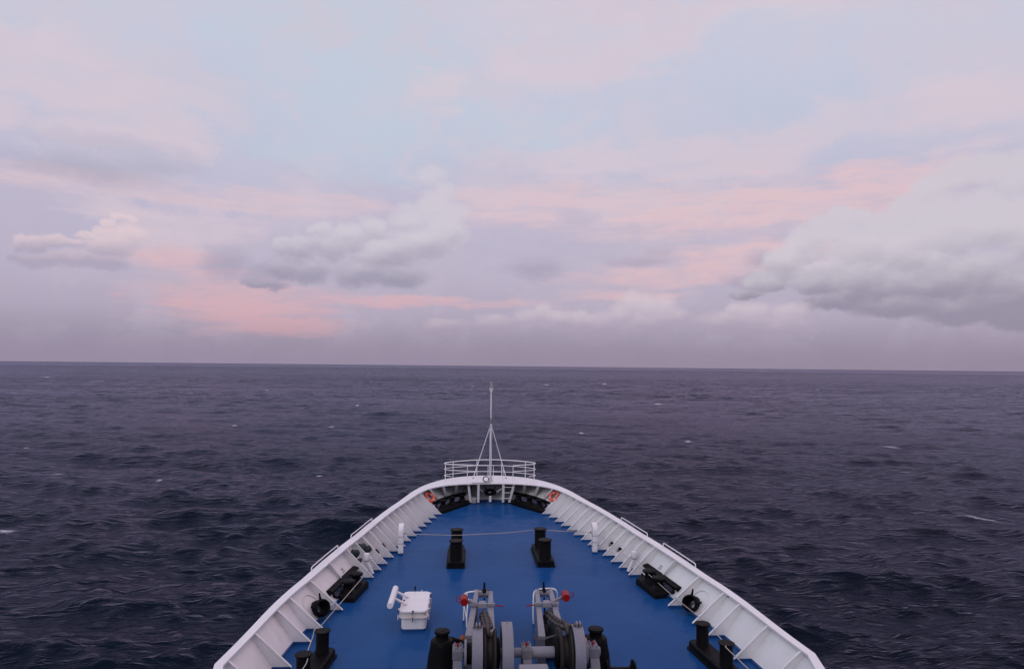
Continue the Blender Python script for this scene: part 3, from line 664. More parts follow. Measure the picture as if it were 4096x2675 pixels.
# vertical warping heads
for side,w_ in ((-1,'left'),(1,'right')):
    x=side*2.26+(.0 if side<0 else 0.)
    th=Thing('warping_head','black vertical warping head beside the %s end of the windlass'%w_,'capstan',(x,20.35,DK),'black vertical warping heads')
    part('body',MB().lathe([(DK,.50),(.12,.49),(.18,.44),(.55,.40),(.88,.34),(.98,.33),(1.03,.30),(1.05,.25)],(x,20.35,0),n=44),'black',th)
    part('head',MB().lathe([(1.03,.20),(1.07,.185),(1.15,.180),(1.19,.20),(1.21,.222),(1.25,.228),(1.28,.215),(1.29,.10),(1.292,0)],(x,20.35,0),n=44),'black',th)
    part('bolt_cap',MB().lathe([(1.29,.03),(1.305,.025),(1.31,0)],(x,20.35,0),n=12),'rust',th)
    part('pipe',MB().tube([(x-side*.25,20.5,.95),(x-side*.45,20.9,.75),(x-side*.55,21.5,.5),(x-side*.58,22.6,.06)],[.09,.07,.05,.045],10),'black',th)
    th=Thing('rust_rag','rust brown cloth lump at the foot of the %s chain stopper'%w_,'rag',(side*1.66 if side<0 else .86,22.9,DK),'rust brown lumps beside the chain stoppers')
    cx_=-1.66 if side<0 else .80
    mb=MB().lathe([(0,.10),(.06,.13),(.14,.12),(.20,.08),(.24,.0)],(cx_,22.9,DK),(.1,0,1),n=14); mb.v=[(a+random.uniform(-.02,.02),b+random.uniform(-.02,.02),c+random.uniform(-.015,.015)) for a,b,c in mb.v]
    part('cloth',mb,'orangerust',th,smooth=80)

# ------------------------------------------------------------------ chain stoppers and chains
def stopper(side):
    w_='left' if side<0 else 'right'
    if side<0: A0,A1,B0,B1=(-1.49,20.75),(-1.18,24.75),(-.80,21.0),(-.70,24.55); wx,wy=-1.63,23.15; rx=-.93
    else: A0,A1,B0,B1=(.69,20.6),(.955,24.6),(1.34,21.3),(1.44,24.85); wx,wy=1.80,23.45; rx=1.17
    # A = left leg , B = right leg in the picture
    c=V((A0[0]+B1[0])/2,22.8,DK)
    th=Thing('chain_stopper','grey chain stopper with red counterweight over the %s anchor chain'%w_,'chain stopper',c,'grey chain stoppers')
    zt=1.0
    for p0,p1 in ((A0,A1),(B0,B1)):
        a=V(*p0,0);b=V(*p1,0);u=(b-a).normalized();n=V(-u.y,u.x,0)
        w0,w1=.105,.075
        mb=MB().hexa([(*(a+n*w0).xy,zt-.14),(*(a-n*w0).xy,zt-.14),(*(b-n*w1).xy,zt-.14),(*(b+n*w1).xy,zt-.14)],[(*(a+n*w0).xy,zt-.03),(*(a-n*w0).xy,zt-.03),(*(b-n*w1).xy,zt+.03),(*(b+n*w1).xy,zt+.03)])
        part('beam',mb,'greylight',th,smooth=None,bevel=.01)
        m1=a+(b-a)*.62
        out=-n*.0
        mb=MB()
        mb.hexa([(*(a+n*.14+u*-.05).xy,DK),(*(a-n*.14+u*-.05).xy,DK),(*(m1-n*.12).xy,DK),(*(m1+n*.12).xy,DK)],[(*(a+n*.09+u*.02).xy,zt-.14),(*(a-n*.09+u*.02).xy,zt-.14),(*(m1-n*.07).xy,zt-.14),(*(m1+n*.07).xy,zt-.14)])
        part('web',mb,'grey',th,smooth=None)
        mb=MB().box((b.x,b.y-.1,(zt+DK)/2-.1),(.09,.16,zt-DK-.2)); part('leg',mb,'grey',th,smooth=None)
    # trough
    q=[(A0[0]+.18,21.2,.28),(B0[0]-.16,21.4,.28),(B1[0]-.12,24.2,.22),(A1[0]+.12,24.2,.22)]
    part('trough',MB().prism(q,(0,0,-.06)),'rust',th,smooth=None)
    # head roller
    yr=24.35
    fx0=A1[0]+.07; fx1=B1[0]-.07
    part('roller',MB().lathe([(0,.10),(.10,.10),(.16,.07),(fx1-fx0-.16,.07),(fx1-fx0-.10,.10),(fx1-fx0,.10)],(fx0,yr,.98),(1,0,0),n=24),'grey',th)
    part('pawl',MB().tube([(rx,yr,1.02),(rx,yr+.02,1.10),(rx+.0,yr+.06,1.17),(rx,yr+.10,1.36)],[.085,.075,.04,.035],10).tube([(rx,yr-.1,.9),(rx-.01,yr-.35,.35)],.03,6),'black',th)
    part('pin',MB().tube([(rx-.26,yr+.12,1.10),(rx,yr+.02,1.09),(rx+.26,yr+.14,1.11)],.014,6),'bronze',th)
    # lock bar
    yb=23.05
    ax_=A0[0]+(A1[0]-A0[0])*.58; bx_=B0[0]+(B1[0]-B0[0])*.53
    mb=MB().hexa([(ax_-.14,yb-.06,1.03),(bx_+.14,yb-.06,1.03),(bx_+.14,yb+.07,1.03),(ax_-.14,yb+.07,1.03)],[(ax_-.14,yb-.05,1.12),(bx_+.14,yb-.05,1.12),(bx_+.14,yb+.06,1.12),(ax_-.14,yb+.06,1.12)])
    xm=(ax_+bx_)/2
    mb.hexa([(xm-.15,yb-.16,1.0),(xm+.15,yb-.16,1.0),(xm+.12,yb+.13,1.0),(xm-.12,yb+.13,1.0)],[(xm-.13,yb-.14,1.15),(xm+.13,yb-.14,1.15),(xm+.10,yb+.11,1.17),(xm-.10,yb+.11,1.17)])
    part('lock_bar',mb,'greylight',th,smooth=None,bevel=.015)
    s=side; ex=ax_-.1 if s<0 else bx_+.1
    part('weight_arm',MB().hexa([(xm+s*.12,yb-.05,1.02),(wx-s*.08,wy-.08,1.12),(wx-s*.08,wy+.0,1.12),(xm+s*.12,yb+.05,1.02)],[(xm+s*.12,yb-.05,1.12),(wx-s*.08,wy-.08,1.22),(wx-s*.08,wy+.0,1.22),(xm+s*.12,yb+.05,1.12)]),'greylight',th,smooth=None)
    cw=part('counterweight',MB().lathe([(0,.0),(0,.118),(.012,.128),(.40,.128),(.41,.118),(.41,0)],(wx,wy-.25,1.20),(0,1,.05),n=30),'red',th)
    part('handle',MB().tube([(wx+s*.11,wy-.12,1.22),(wx+s*.22,wy-.10,1.36),(wx+s*.27,wy-.02,1.30),(wx+s*.27,wy+.02,1.16),(wx+s*.12,wy+.02,1.10)],.016,6),'red',th,parent=cw)
    ex=bx_+.14 if s<0 else ax_-.14
    part('pin_lever',MB().tube([(ex,yb-.02,1.05),(ex-s*.27,yb-.04,1.03)],.022,6),'red',th)
    # pipe guard rail
    if side<0:
        part('guard_rail',MB().tube(cr([(-1.64,24.62,DK),(-1.64,24.62,.35),(-1.64,24.6,.75),(-1.62,24.58,.92),(-1.45,24.55,1.0),(-1.1,24.62,1.0),(-.84,24.64,.98),(-.76,24.55,.85),(-.78,24.4,.4),(-.8,24.4,.0)],5),.028,8),'pipe',th)
        part('guard_rail',MB().tube([(-1.53,23.98,DK),(-1.535,24.0,.35),(-1.50,24.3,.8),(-1.55,24.5,.95)],.026,8).tube([(-1.64,24.62,.55),(-1.53,24.0,.2)],.016,6).tube([(-1.64,24.6,.8),(-1.3,24.5,.72)],.014,6),'pipe',th)
    else:
        part('guard_rail',MB().tube(cr([(.80,24.2,DK),(.78,24.2,.35),(.80,24.3,.8),(.84,24.5,.97),(.98,24.65,1.02),(1.25,24.75,1.02),(1.55,24.8,1.0),(1.68,24.8,.9),(1.72,24.9,.6),(1.78,25.1,DK)],5),.028,8),'pipe',th)
    part('cross_tie',MB().tube([(A0[0]+.15,21.35,.60),(B0[0]-.1,21.6,.60)],.035,8),'greylight',th)
    return rx
def chain(path,label,n=26):
    pts=cr(path,20); th=Thing('anchor_chain',label,'chain',pts[len(pts)//2],'brown anchor chains')
    d=[0]
    for a,b in zip(pts[:-1],pts[1:]): d.append(d[-1]+(b-a).length)
    pitch=.285; k=int(d[-1]/pitch)
    for i in range(k):
        s=(i+.5)*pitch; j=next(q for q in range(1,len(d)) if d[q]>=s); f=(s-d[j-1])/(d[j]-d[j-1]); p=pts[j-1].lerp(pts[j],f); u=(pts[j]-pts[j-1]).normalized()
        side=u.cross(V(0,0,1)).normalized(); up=side.cross(u)
        w=(side*1.+up*.15 if i%2 else up*1.-side*.15).normalized()
        loop=[]
        for q in range(16):
            a=2*pi*q/16; loop.append(p+u*(cos(a)*.085+(.09 if cos(a)>0 else -.09))+w*sin(a)*.105)
        part('link',MB().tube(loop,.05,10,closed=True).tube([p-w*.08,p+w*.08],.03,6),'chain',th)
stopper(-1); stopper(1)
chain([(-.95,19.30,1.60),(-.95,19.75,1.58),(-.93,20.6,1.32),(-.95,21.8,1.06),(-.97,22.8,.86),(-.97,23.5,.55),(-.97,24.0,.05)],'brown anchor chain running from the left chain wheel to its stopper')
chain([(1.26,19.30,1.60),(1.27,19.75,1.58),(1.24,20.6,1.32),(1.20,21.8,1.02),(1.16,22.8,.80),(1.14,23.5,.5),(1.14,24.0,.05)],'brown anchor chain running from the right chain wheel to its stopper')

# ------------------------------------------------------------------ bow mast, railing, cables, ladder
ms=Thing('bow_mast','slim white jackstaff with two braces and a grey lantern on the stem','mast',(0,45.6,1.3))
part('pole',MB().tube([(0,45.6,1.30),(0,45.6,5.2)],.075,16),'pipe',ms); part('pole',MB().tube([(0,45.6,5.2),(0,45.6,7.3)],.055,14),'pipe',ms)
part('collar',MB().lathe([(5.14,.10),(5.20,.11),(5.22,.07)],(0,45.6,0),n=18).box((.04,45.55,5.36),(.10,.10,.24)),'grey',ms)
part('platform',MB().lathe([(7.22,.06),(7.26,.10),(7.38,.10),(7.40,.155),(7.45,.155),(7.45,0)],(0,45.6,0),n=20),'pipe',ms)
part('lantern',MB().lathe([(7.45,.08),(7.50,.11),(7.58,.11),(7.60,.07),(7.66,.10),(7.76,.10),(7.78,.07),(7.83,.09),(7.87,.10),(7.89,0)],(0,45.6,0),n=20),'glass',ms)
for s in (-1,1): part('brace',MB().tube([(s*.09,45.66,4.80),(s*1.13,46.98,1.32)],.030,10),'pipe',ms)
for s in (-1,1): part('brace_foot',MB().box((s*1.13,47.0,1.325),(.10,.10,.05)),'grey',ms,smooth=None)
part('mast_foot',MB().box((-.09,45.55,1.44),(.10,.16,.30)).box((.10,45.55,1.40),(.06,.12,.22)),'pipe',ms,smooth=None,bevel=.01)
part('wire',MB().tube([(.06,45.54,7.2),(.05,45.53,6.0),(-.05,45.53,5.3),(.06,45.52,4.0),(-.02,45.52,2.8),(.08,45.5,1.6),(.12,45.4,1.35)],.010,5),'black',ms)
part('halyard',MB().tube([(.13,45.6,7.4),(.17,45.6,7.2),(.10,45.58,6.95)],.012,5),'grey',ms)
rl=Thing('bow_railing','white pipe guard rail around the stem platform with a gap for the ladder','railing',(0,46.8,1.3))
outer=[(-3.05,46.25),(-2.98,46.62),(-2.5,47.1),(-1.9,47.5),(-.86,47.98),(0,48.1),(.86,47.98),(1.9,47.55),(2.5,47.12),(2.98,46.62),(3.05,46.25)]
def rail(pts,z,r): return MB().tube(cr([(x,y,z) for x,y in pts],6),r,8)
L=[(-.17,45.32),(-.9,45.38),(-1.52,45.55),(-2.2,45.72),(-2.75,45.85)]
Rr_=[(1.48,45.32),(2.0,45.5),(2.4,45.68),(2.8,45.85)]
part('top_rail',rail(L+outer+Rr_[::-1],2.41,.030),'pipe',rl)
part('mid_rail',rail(L+outer+Rr_[::-1],2.02,.021),'pipe',rl)
part('mid_rail',rail([(-2.6,45.9)]+outer+[(2.6,45.9)],1.60,.021),'pipe',rl)
part('gate',MB().tube([(.18,45.32,1.3),(.18,45.32,2.41),(.83,45.32,2.41),(.83,45.32,1.3)],.022,8).tube([(.18,45.32,2.0),(.83,45.32,2.0)],.018,8),'pipe',rl)
for x,y in ((-3.0,46.55),(-2.5,47.08),(-.86,47.96),(.86,47.96),(2.45,47.13),(3.0,46.55),(-.17,45.32),(-1.52,45.55),(1.48,45.32)):
    part('post',MB().tube([(x,y,1.29),(x,y,2.41)],.028 if abs(x)>2.9 else .023,8),'pipe',rl)
ld=Thing('ladder','short white rung ladder between two stays right of the stem chock','ladder',(1.1,45.3,DK))
for z in (1.03,.66,.28): part('rung',MB().tube([(.86,45.30-.2*z,z),(1.27+.2*z,45.30-.2*z,z)],.022,8),'pipe',ld)
cb=Thing('cable_coil','black cable coiled on the stem platform and led down to the pipe stubs','cable',(-.3,46.4,1.3))
part('coil',MB().torus((-.30,45.48,1.50),(0,1,.25),.185,.034,36,8),'black',cb)
part('lead',MB().tube(cr([(-.14,45.5,1.42),(-.08,45.3,1.33),(-.12,45.12,1.32),(-.7,45.12,1.315),(-1.18,45.08,1.31),(-1.27,45.03,1.27),(-1.26,45.08,1.1),(-1.22,45.2,.7),(-1.15,45.25,.52),(-1.06,45.28,.48)],6),.016,6),'black',cb)
pb=Thing('pipe_stubs','row of four thin white pipe stubs with black tips at the left of the stem','pipes',(-1.06,45.3,DK))
for i in range(4):
    x=-1.19+i*.078; st=part('stub',MB().tube([(x,45.2,DK),(x,45.2,.38)],.016,8),'pipe',pb); part('tip',MB().tube([(x,45.2,.38),(x+.01,45.2,.50)],.014,6),'black',pb,parent=st)
dr_=Thing('ring_plate','round grey porthole ring on the bulwark left of the stem','fitting',plate(24.75+OFF,.42,-1,.02))
part('ring',MB().torus(plate(24.75+OFF,.42,-1,.02),pnorm(24.75+OFF,.42,-1),.19,.018,30,8),'grey',dr_)
for s,y in ((-1,23.1),(1,23.6)):
    th=Thing('deck_plug','small dark deck plug near the %s side chock'%('left' if s<0 else 'right'),'plug',(s*5.95,y,DK))
    part('disc',MB().lathe([(0,.13),(.012,.125),(.013,0)],(s*5.95,y,DK),n=24),'deck',th)
# ------------------------------------------------------------------ sky
CL={
'BLUE': [(-9.53, 24.39, 8.32, 6.04), (-9.72, 17.74, 8.94, 2.61), (3.55, 19.66, 7.65, 1.81), (-18.6, 25.54, 3.79, 1.7)] ,
'CREAM': [(-32.47, 21.71, 5.53, 1.82), (-30.9, 19.42, 10.5, 1.22), (-32.98, 16.48, 3.77, 2.99), (16.88, 27.3, 14.45, 1.6), (-3.06, 22.38, 2.17, 3.49), (8.63, 24.75, 7.27, 1.85), (21.64, 17.67, 9.88, 1.6), (-25.21, 16.81, 4.49, 1.48), (39.0, 16.86, 6.9, 2.2), (10.,17.,9.,1.5), (-24.,9.5,6.,1.5)] ,
'PINK': [(6.9, 13.22, 10.77, 1.67), (20.95, 12.47, 13.77, 2.21), (32.64, 13.57, 5.6, 1.46), (24.19, 8.95, 10.15, 1.14), (16.88, 7.48, 8.89, 1.05), (12.69, 5.94, 5.29, 0.57), (-18.0, 4.79, 7.17, 2.07), (-15.41, 3.02, 5.79, 0.95), (-22.33, 7.82, 3.22, 1.09), (-19.3, 6.72, 2.76, 0.66), (-6.68, 5.19, 11.42, 0.57), (-27.0, 12.63, 8.09, 0.9), (-13.69, 12.79, 6.62, 1.0)] ,
'CUMR': [(29.86, 11.19, 1.48, 1.07), (28.51, 10.39, 1.85, 1.26), (27.15, 9.57, 1.89, 1.47), (25.57, 8.17, 1.93, 1.3), (24.14, 6.92, 1.79, 0.94), (22.69, 5.91, 1.45, 0.48), (30.84, 11.28, 0.97, 0.79), (32.27, 10.45, 1.58, 1.22), (33.99, 11.33, 1.68, 1.37), (35.51, 12.69, 1.48, 1.34), (37.13, 13.63, 1.57, 1.3), (38.96, 13.69, 1.64, 1.28), (40.69, 13.11, 1.7, 1.57), (30.49, 9.0, 2.28, 1.79), (33.34, 8.8, 2.47, 1.92), (36.36, 10.24, 2.32, 2.01), (38.9, 10.47, 2.05, 2.11), (40.75, 9.46, 1.82, 2.39), (28.48, 6.93, 2.85, 1.46), (31.74, 6.42, 3.17, 1.6), (35.12, 6.6, 3.26, 1.89), (38.41, 6.4, 2.75, 2.16), (40.8, 5.43, 2.2, 1.93), (29.29, 5.08, 2.98, 0.82), (33.28, 4.59, 3.84, 0.79), (37.68, 4.26, 3.5, 1.09), (40.63, 3.33, 2.21, 0.89)] ,
'CUMC': [(-14.86, 9.27, 0.92, 0.85), (-13.93, 8.95, 1.66, 1.14), (-12.1, 10.59, 1.13, 0.76), (-11.69, 9.46, 1.7, 1.15), (-15.18, 7.54, 1.46, 0.95), (-13.52, 7.44, 2.23, 0.96), (-16.23, 6.16, 1.62, 0.34), (-9.8, 10.33, 1.54, 1.16), (-7.67, 11.22, 1.37, 0.97), (-4.92, 12.12, 1.6, 1.36), (-3.12, 12.97, 1.61, 1.36), (-1.93, 14.17, 1.01, 0.97), (-3.17, 15.47, 1.21, 0.86), (-2.1, 12.22, 1.82, 1.37), (-3.88, 10.2, 2.6, 1.38), (-6.85, 9.1, 2.95, 1.37), (-8.77, 7.46, 2.33, 1.18), (-6.42, 7.34, 2.95, 0.99), (-1.28, 11.06, 1.42, 0.99)] ,
'CUML': [(-27.12, 10.0, 0.38, 0.38), (-26.53, 10.5, 0.53, 0.31), (-25.91, 10.4, 0.46, 0.35), (-27.4, 9.28, 0.75, 0.43), (-28.27, 8.85, 0.88, 0.37), (-29.27, 8.23, 0.86, 0.37), (-30.41, 8.28, 1.12, 0.5), (-31.51, 7.99, 0.95, 0.66), (-32.45, 8.05, 0.46, 0.65), (-32.55, 7.07, 0.53, 0.41), (-31.33, 6.86, 1.77, 0.58), (-29.24, 7.22, 2.15, 0.59), (-27.06, 8.28, 1.8, 1.03), (-26.02, 9.08, 1.54, 1.04), (-27.77, 7.01, 2.22, 0.69)] ,
'GREYL': [(-28.64, 13.73, 4.69, 0.88), (-31.18, 13.69, 1.97, 0.74), (-24.57, 14.64, 3.12, 0.85), (-27.1, 15.46, 4.05, 0.65)] ,
'LOWC': [(6.35, 4.41, 1.26, 0.95), (4.94, 3.89, 1.52, 0.95), (7.77, 3.91, 1.51, 0.95), (9.59, 3.72, 1.5, 0.78), (13.76, 5.12, 1.04, 1.12), (12.78, 4.32, 1.49, 1.24), (14.94, 4.95, 1.17, 1.1), (16.49, 5.09, 1.16, 1.04), (11.79, 3.72, 1.49, 1.08), (15.72, 3.91, 2.68, 1.53), (21.96, 4.63, 0.91, 0.74), (23.23, 4.22, 1.8, 1.04), (25.89, 4.36, 1.74, 1.02), (20.5, 3.6, 2.5, 1.1), (2.5, 3.4, 2.0, 1.1), (-2.0, 3.0, 2.2, 0.9), (10.5, 3.0, 2.5, 1.2), (25.0, 3.3, 3.0, 1.0)] ,
'SMALL': [(13.74, 8.87, 2.96, 0.7), (15.84, 9.59, 1.39, 0.63), (5.31, 8.27, 2.54, 0.93), (9.08, 12.51, 1.66, 0.7), (5.83, 10.94, 6.87, 0.78), (25.47, 10.54, 1.26, 0.92), (23.55, 8.64, 1.41, 0.81), (22.89, 7.05, 1.94, 0.54), (-19.32, 7.71, 1.84, 1.32), (-16.15, 6.9, 1.92, 1.01)] ,
}
wd=bpy.data.worlds.new('World'); sc.world=wd; wd.use_nodes=True; nt=NT(wd.node_tree); nt.n.clear()
out=nt.new('ShaderNodeOutputWorld'); bg=nt.new('ShaderNodeBackground'); nt.l.new(bg.outputs[0],out.inputs[0])
tc=nt.new('ShaderNodeTexCoord').outputs['Generated']
sp_=nt.new('ShaderNodeSeparateXYZ'); nt.l.new(tc,sp_.inputs[0])
DEG=180/pi
az=nt.m('MULTIPLY',nt.m('ARCTAN2',sp_.outputs[0],sp_.outputs[1]),DEG)
el=nt.m('MULTIPLY',nt.m('ARCSINE',sp_.outputs[2]),DEG)
AE=nt.xyz(az,el,0.)
# turbulence used to break the outlines of everything
def nvec(vec,scale,amp,detail=5,rough=.6,sx=1.,sy=1.):
    mp=nt.new('ShaderNodeMapping'); nt.l.new(vec,mp.inputs[0]); mp.inputs['Scale'].default_value=(sx,sy,1)
    n=nt.new('ShaderNodeTexNoise'); nt.l.new(mp.outputs[0],n.inputs['Vector']); n.inputs['Scale'].default_value=scale; n.inputs['Detail'].default_value=detail; n.inputs['Roughness'].default_value=rough
    v=nt.vm('SUBTRACT',n.outputs['Color'],(.5,.5,.5)); v=nt.vm('MULTIPLY',v,(amp,amp,0.)) if not isinstance(amp,tuple) else nt.vm('MULTIPLY',v,amp)
    return v
def field(vec,blobs):
    f=None
    for a,e,ra,re in blobs:
        d=nt.vm('MULTIPLY',nt.vm('SUBTRACT',vec,(a,e,0)),(1/ra,1/re,0))
        q=nt.m('SUBTRACT',1.,nt.vm('DOT_PRODUCT',d,d))
        f=q if f is None else nt.m('SMOOTH_MAX',f,q,.3)
    return f
soft=nt.vm('ADD',AE,nvec(AE,.09,(9.,3.5,0.),5,.6,.6,1.4))
warp=nt.vm('ADD',AE,nvec(AE,.10,(26.,13.,0.),7,.62,.8,1.2))
hard=nt.vm('ADD',nt.vm('ADD',AE,nvec(AE,.16,(3.4,2.2,0.),4,.5,.8,1.2)),nvec(AE,.75,(1.1,.9,0.),4,.5,.9,1.))
mpN=nt.new('ShaderNodeMapping'); nt.l.new(AE,mpN.inputs[0]); mpN.inputs['Scale'].default_value=(.75,1.15,1)
N1=nt.noise(mpN.outputs[0],.32,5,.50,.2)
N1b=nt.noise(nt.vm('ADD',mpN.outputs[0],(-.35,.75,0)),.32,5,.50,.2)
relief=nt.m('SUBTRACT',N1,N1b)
mpS=nt.new('ShaderNodeMapping'); nt.l.new(soft,mpS.inputs[0]); mpS.inputs['Scale'].default_value=(.10,.75,1); mpS.inputs['Rotation'].default_value=(0,0,R_(-4))
streak=nt.noise(mpS.outputs[0],1.1,6,.6)
big=nt.noise(AE,.06,4,.55)
mpT=nt.new('ShaderNodeMapping'); nt.l.new(AE,mpT.inputs[0]); mpT.inputs['Scale'].default_value=(.22,1.5,1); mpT.inputs['Rotation'].default_value=(0,0,R_(5))
streak2=nt.noise(mpT.outputs[0],1.0,7,.62,.6)
# clear gradient
cr_=nt.new('ShaderNodeValToRGB'); cr_.color_ramp.interpolation='EASE' if False else 'LINEAR'
stops=[(-2,(138,130,151)),(0.,(145,136,157)),(1.,(152,143,165)),(2.2,(162,153,175)),(4.3,(176,166,188)),(7.4,(184,176,198)),(12.6,(188,183,206)),(18.5,(192,195,215)),(24.8,(197,200,218)),(32,(203,203,219)),(60,(205,206,222))]
rp_=cr_.color_ramp
while len(rp_.elements)<len(stops): rp_.elements.new(.5)
for e_,(x,c) in zip(rp_.elements,stops): e_.position=(x+2)/92.; e_.color=c4(s2l(*c))
for e_,(x,c) in zip(rp_.elements,stops): e_.position=(x+2)/92.
elw=nt.m('ADD',el,nt.m('MULTIPLY',nt.m('SUBTRACT',big,.5),nt.rng(el,1,12,0,7.)))
nt.l.new(nt.rng(elw,-2,90,0,1),cr_.inputs[0]); c=cr_.outputs[0]
# faint large variation of tint
c=nt.mix(nt.rng(nt.noise(nt.vm('ADD',soft,(40,9,0)),.11,5,.6),.42,.68,0,.5),c,nt.mix(nt.rng(el,0,20),s2l(170,158,178),s2l(208,198,212)))
def lay(c,vec,key,col,lo,hi,amt,nz=None,nk=0.):
    f=field(vec,CL[key])
    if nz is not None: f=nt.m('ADD',f,nt.m('MULTIPLY',nt.m('SUBTRACT',nz,.5),nk))
    k=nt.m('MULTIPLY',nt.rng(f,lo,hi,smooth=True),amt)
    return nt.mix(k,c,col),k
c,_=lay(c,warp,'BLUE',s2l(187,203,219),-.9,1.3,.58,streak,1.2)
c,_=lay(c,warp,'CREAM',s2l(220,200,209),-1.0,1.4,.60,streak,3.0)
pk=nt.mix(nt.rng(el,3,12),s2l(211,168,178),s2l(215,192,202))
pk=nt.mix(nt.rng(az,-5,25),pk,nt.mix(nt.rng(el,3,12),s2l(215,180,188),s2l(225,193,198)))
c,_=lay(c,nt.vm('ADD',AE,nvec(AE,.16,(5.,1.8,0.),6,.6,.7,1.6)),'PINK',pk,-.8,1.2,.84,nt.m('ADD',nt.m('MULTIPLY',streak,.6),nt.m('MULTIPLY',streak2,.4)),6.5)
puff=nt.vm('ADD',nt.vm('ADD',AE,nvec(AE,.30,(2.3,1.6,0.),4,.55,.8,1.1)),nvec(AE,1.3,(.85,.75,0.),4,.6,.9,1.))
def cloud(c,key,light,dark,e0,e1,lo,hi,amt,nk,rk,gk=.5,vec=None,lx=-.25):
    # every blob is shaded like a round puff lit from above left, blobs are blended by depth inside the cloud
    vec=puff if vec is None else vec
    F=None;S=None;W=None
    for a,e,ra,re in CL[key]:
        d=nt.vm('MULTIPLY',nt.vm('SUBTRACT',vec,(a,e,0)),(1/ra,1/re,0))
        q=nt.m('SUBTRACT',1.,nt.vm('DOT_PRODUCT',d,d)); w=nt.m('MAXIMUM',q,0.)
        g=nt.m('MULTIPLY',w,nt.vm('DOT_PRODUCT',d,(lx,.75,0)))
        F=q if F is None else nt.m('SMOOTH_MAX',F,q,.35)
        S=g if S is None else nt.m('ADD',S,g); W=w if W is None else nt.m('ADD',W,w)
    F=nt.m('ADD',F,nt.m('MULTIPLY',nt.m('SUBTRACT',N1,.5),nk))
    k=nt.m('MULTIPLY',nt.rng(F,lo,hi,smooth=True),amt)
    s=nt.m('DIVIDE',S,nt.m('ADD',W,.25))
    sh=nt.m('ADD',nt.rng(el,e0,e1,-.12,1.),nt.m('ADD',nt.m('MULTIPLY',s,gk),nt.m('MULTIPLY',relief,rk)))
    sh=nt.rng(sh,0,1,0,1,smooth=True)
    return nt.mix(k,c,nt.mix(sh,dark,light))
# thin mottled veils
v1=nt.rng(nt.noise(nt.vm('ADD',warp,(5.,50.,0)),.16,7,.62),.44,.66,0,1,smooth=True)
c=nt.mix(nt.m('MULTIPLY',v1,nt.rng(el,6,14,0,.55)),c,s2l(208,196,210))
v2=nt.rng(nt.noise(nt.vm('ADD',puff,(90.,20.,0)),.22,6,.6),.46,.62,0,1,smooth=True)
c=nt.mix(nt.m('MULTIPLY',v2,nt.m('MULTIPLY',nt.rng(el,1.,4.,.15,.5),nt.rng(el,9.,14.,1.,0.))),c,s2l(188,178,198))
c=cloud(c,'GREYL',s2l(188,183,202),s2l(168,165,187),12.6,16,-1.0,1.4,.70,2.4,.5,.3,nt.vm('ADD',AE,nvec(AE,.25,(5.,2.6,0.),5,.6,.7,1.2)))
c=cloud(c,'CUML',s2l(221,200,207),s2l(170,161,183),6.2,9.8,-.35,.80,.84,1.5,.6,.5)
c=cloud(c,'SMALL',s2l(190,181,201),s2l(166,158,181),7.6,10.5,-.9,1.4,.74,1.8,.4)
c=cloud(c,'CUMC',s2l(207,200,212),s2l(153,147,170),4.8,12.2,-.60,.85,.84,1.7,.7,.46)
c=cloud(c,'CUMR',s2l(205,198,209),s2l(146,139,161),2.8,10.2,-.30,.62,.90,1.1,.7,.42)
c=cloud(c,'LOWC',s2l(209,194,205),s2l(168,157,180),1.9,5.8,-.4,1.0,.72,1.9,.5,.6)
# horizon murk in front of every cloud
c=nt.mix(nt.rng(el,.0,4.2,.80,0.,smooth=True),c,nt.mix(nt.rng(az,-30,40),s2l(150,139,161),s2l(147,136,156)))
# physical sky adds the faint glow of the last light
skt=nt.new('ShaderNodeTexSky',sky_type='NISHITA'); skt.sun_disc=False; skt.sun_elevation=R_(3.); skt.sun_rotation=R_(200.)
skt.altitude=10; skt.air_density=1.; skt.dust_density=1.5
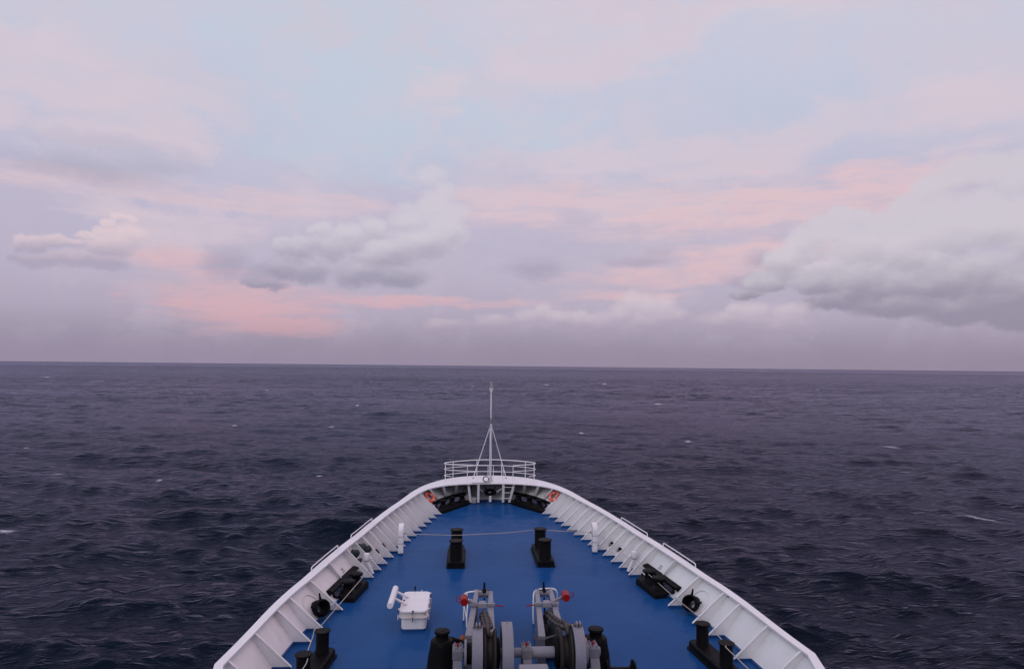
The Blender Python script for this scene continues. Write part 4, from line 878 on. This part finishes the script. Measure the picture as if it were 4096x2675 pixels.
# sky above the view: brightened to lift the light, tinted to colour the sea
c=nt.mix(nt.rng(el,27,48,0,.8),c,nt.mix(nt.rng(az,-18,26),s2l(182,194,222),s2l(230,184,202)))
up=nt.rng(el,30,70,1.,SKY_TOP); back=nt.rng(nt.m('ABSOLUTE',az),60,140,1.,SKY_BACK)
mm=nt.m('MULTIPLY',up,back)
vs=nt.new('ShaderNodeVectorMath',operation='SCALE'); nt.l.new(c,vs.inputs[0]); nt.l.new(mm,vs.inputs['Scale'])
add=nt.new('ShaderNodeVectorMath',operation='MULTIPLY_ADD'); nt.l.new(skt.outputs[0],add.inputs[0]); add.inputs[1].default_value=(.006,.006,.006); nt.l.new(vs.outputs[0],add.inputs[2])
nt.l.new(add.outputs[0],bg.inputs[0]); bg.inputs[1].default_value=1.
wd.cycles.sampling_method='MANUAL'; wd.cycles.sample_map_resolution=512
su=bpy.data.lights.new('sun','SUN'); su.energy=.45; su.angle=R_(25); su.color=(1.,.90,.86)
so=bpy.data.objects.new('sun',su); COL.objects.link(so)
d=Vector((sin(R_(-150))*cos(R_(28)),cos(R_(-150))*cos(R_(28)),sin(R_(28))))   # light comes from here
so.rotation_euler=(-d).to_track_quat('-Z','Y').to_euler(); so.location=(0,0,30)

# ------------------------------------------------------------------ camera
def rot(yaw,pitch,roll):
    f=Vector((sin(yaw)*cos(pitch),cos(yaw)*cos(pitch),sin(pitch))); r=Vector((cos(yaw),-sin(yaw),0)); u=r.cross(f)
    return cos(roll)*r+sin(roll)*u, -sin(roll)*r+cos(roll)*u, f
r,u,f=rot(R_(3.735),R_(2.599),R_(.587))
cam=bpy.data.cameras.new('camera'); cam.sensor_width=36; cam.lens=24.003; cam.clip_end=40000; cam.clip_start=.1
co_=bpy.data.objects.new('camera',cam); COL.objects.link(co_)
mt=Matrix((r,u,-f)).transposed().to_4x4(); mt.translation=(CX,0,9.); co_.matrix_world=mt
sc.camera=co_
sc.view_settings.view_transform='Standard'; sc.view_settings.look='None'; sc.view_settings.exposure=0; sc.view_settings.gamma=1
sc.cycles.max_bounces=4; sc.cycles.diffuse_bounces=2; sc.cycles.glossy_bounces=2
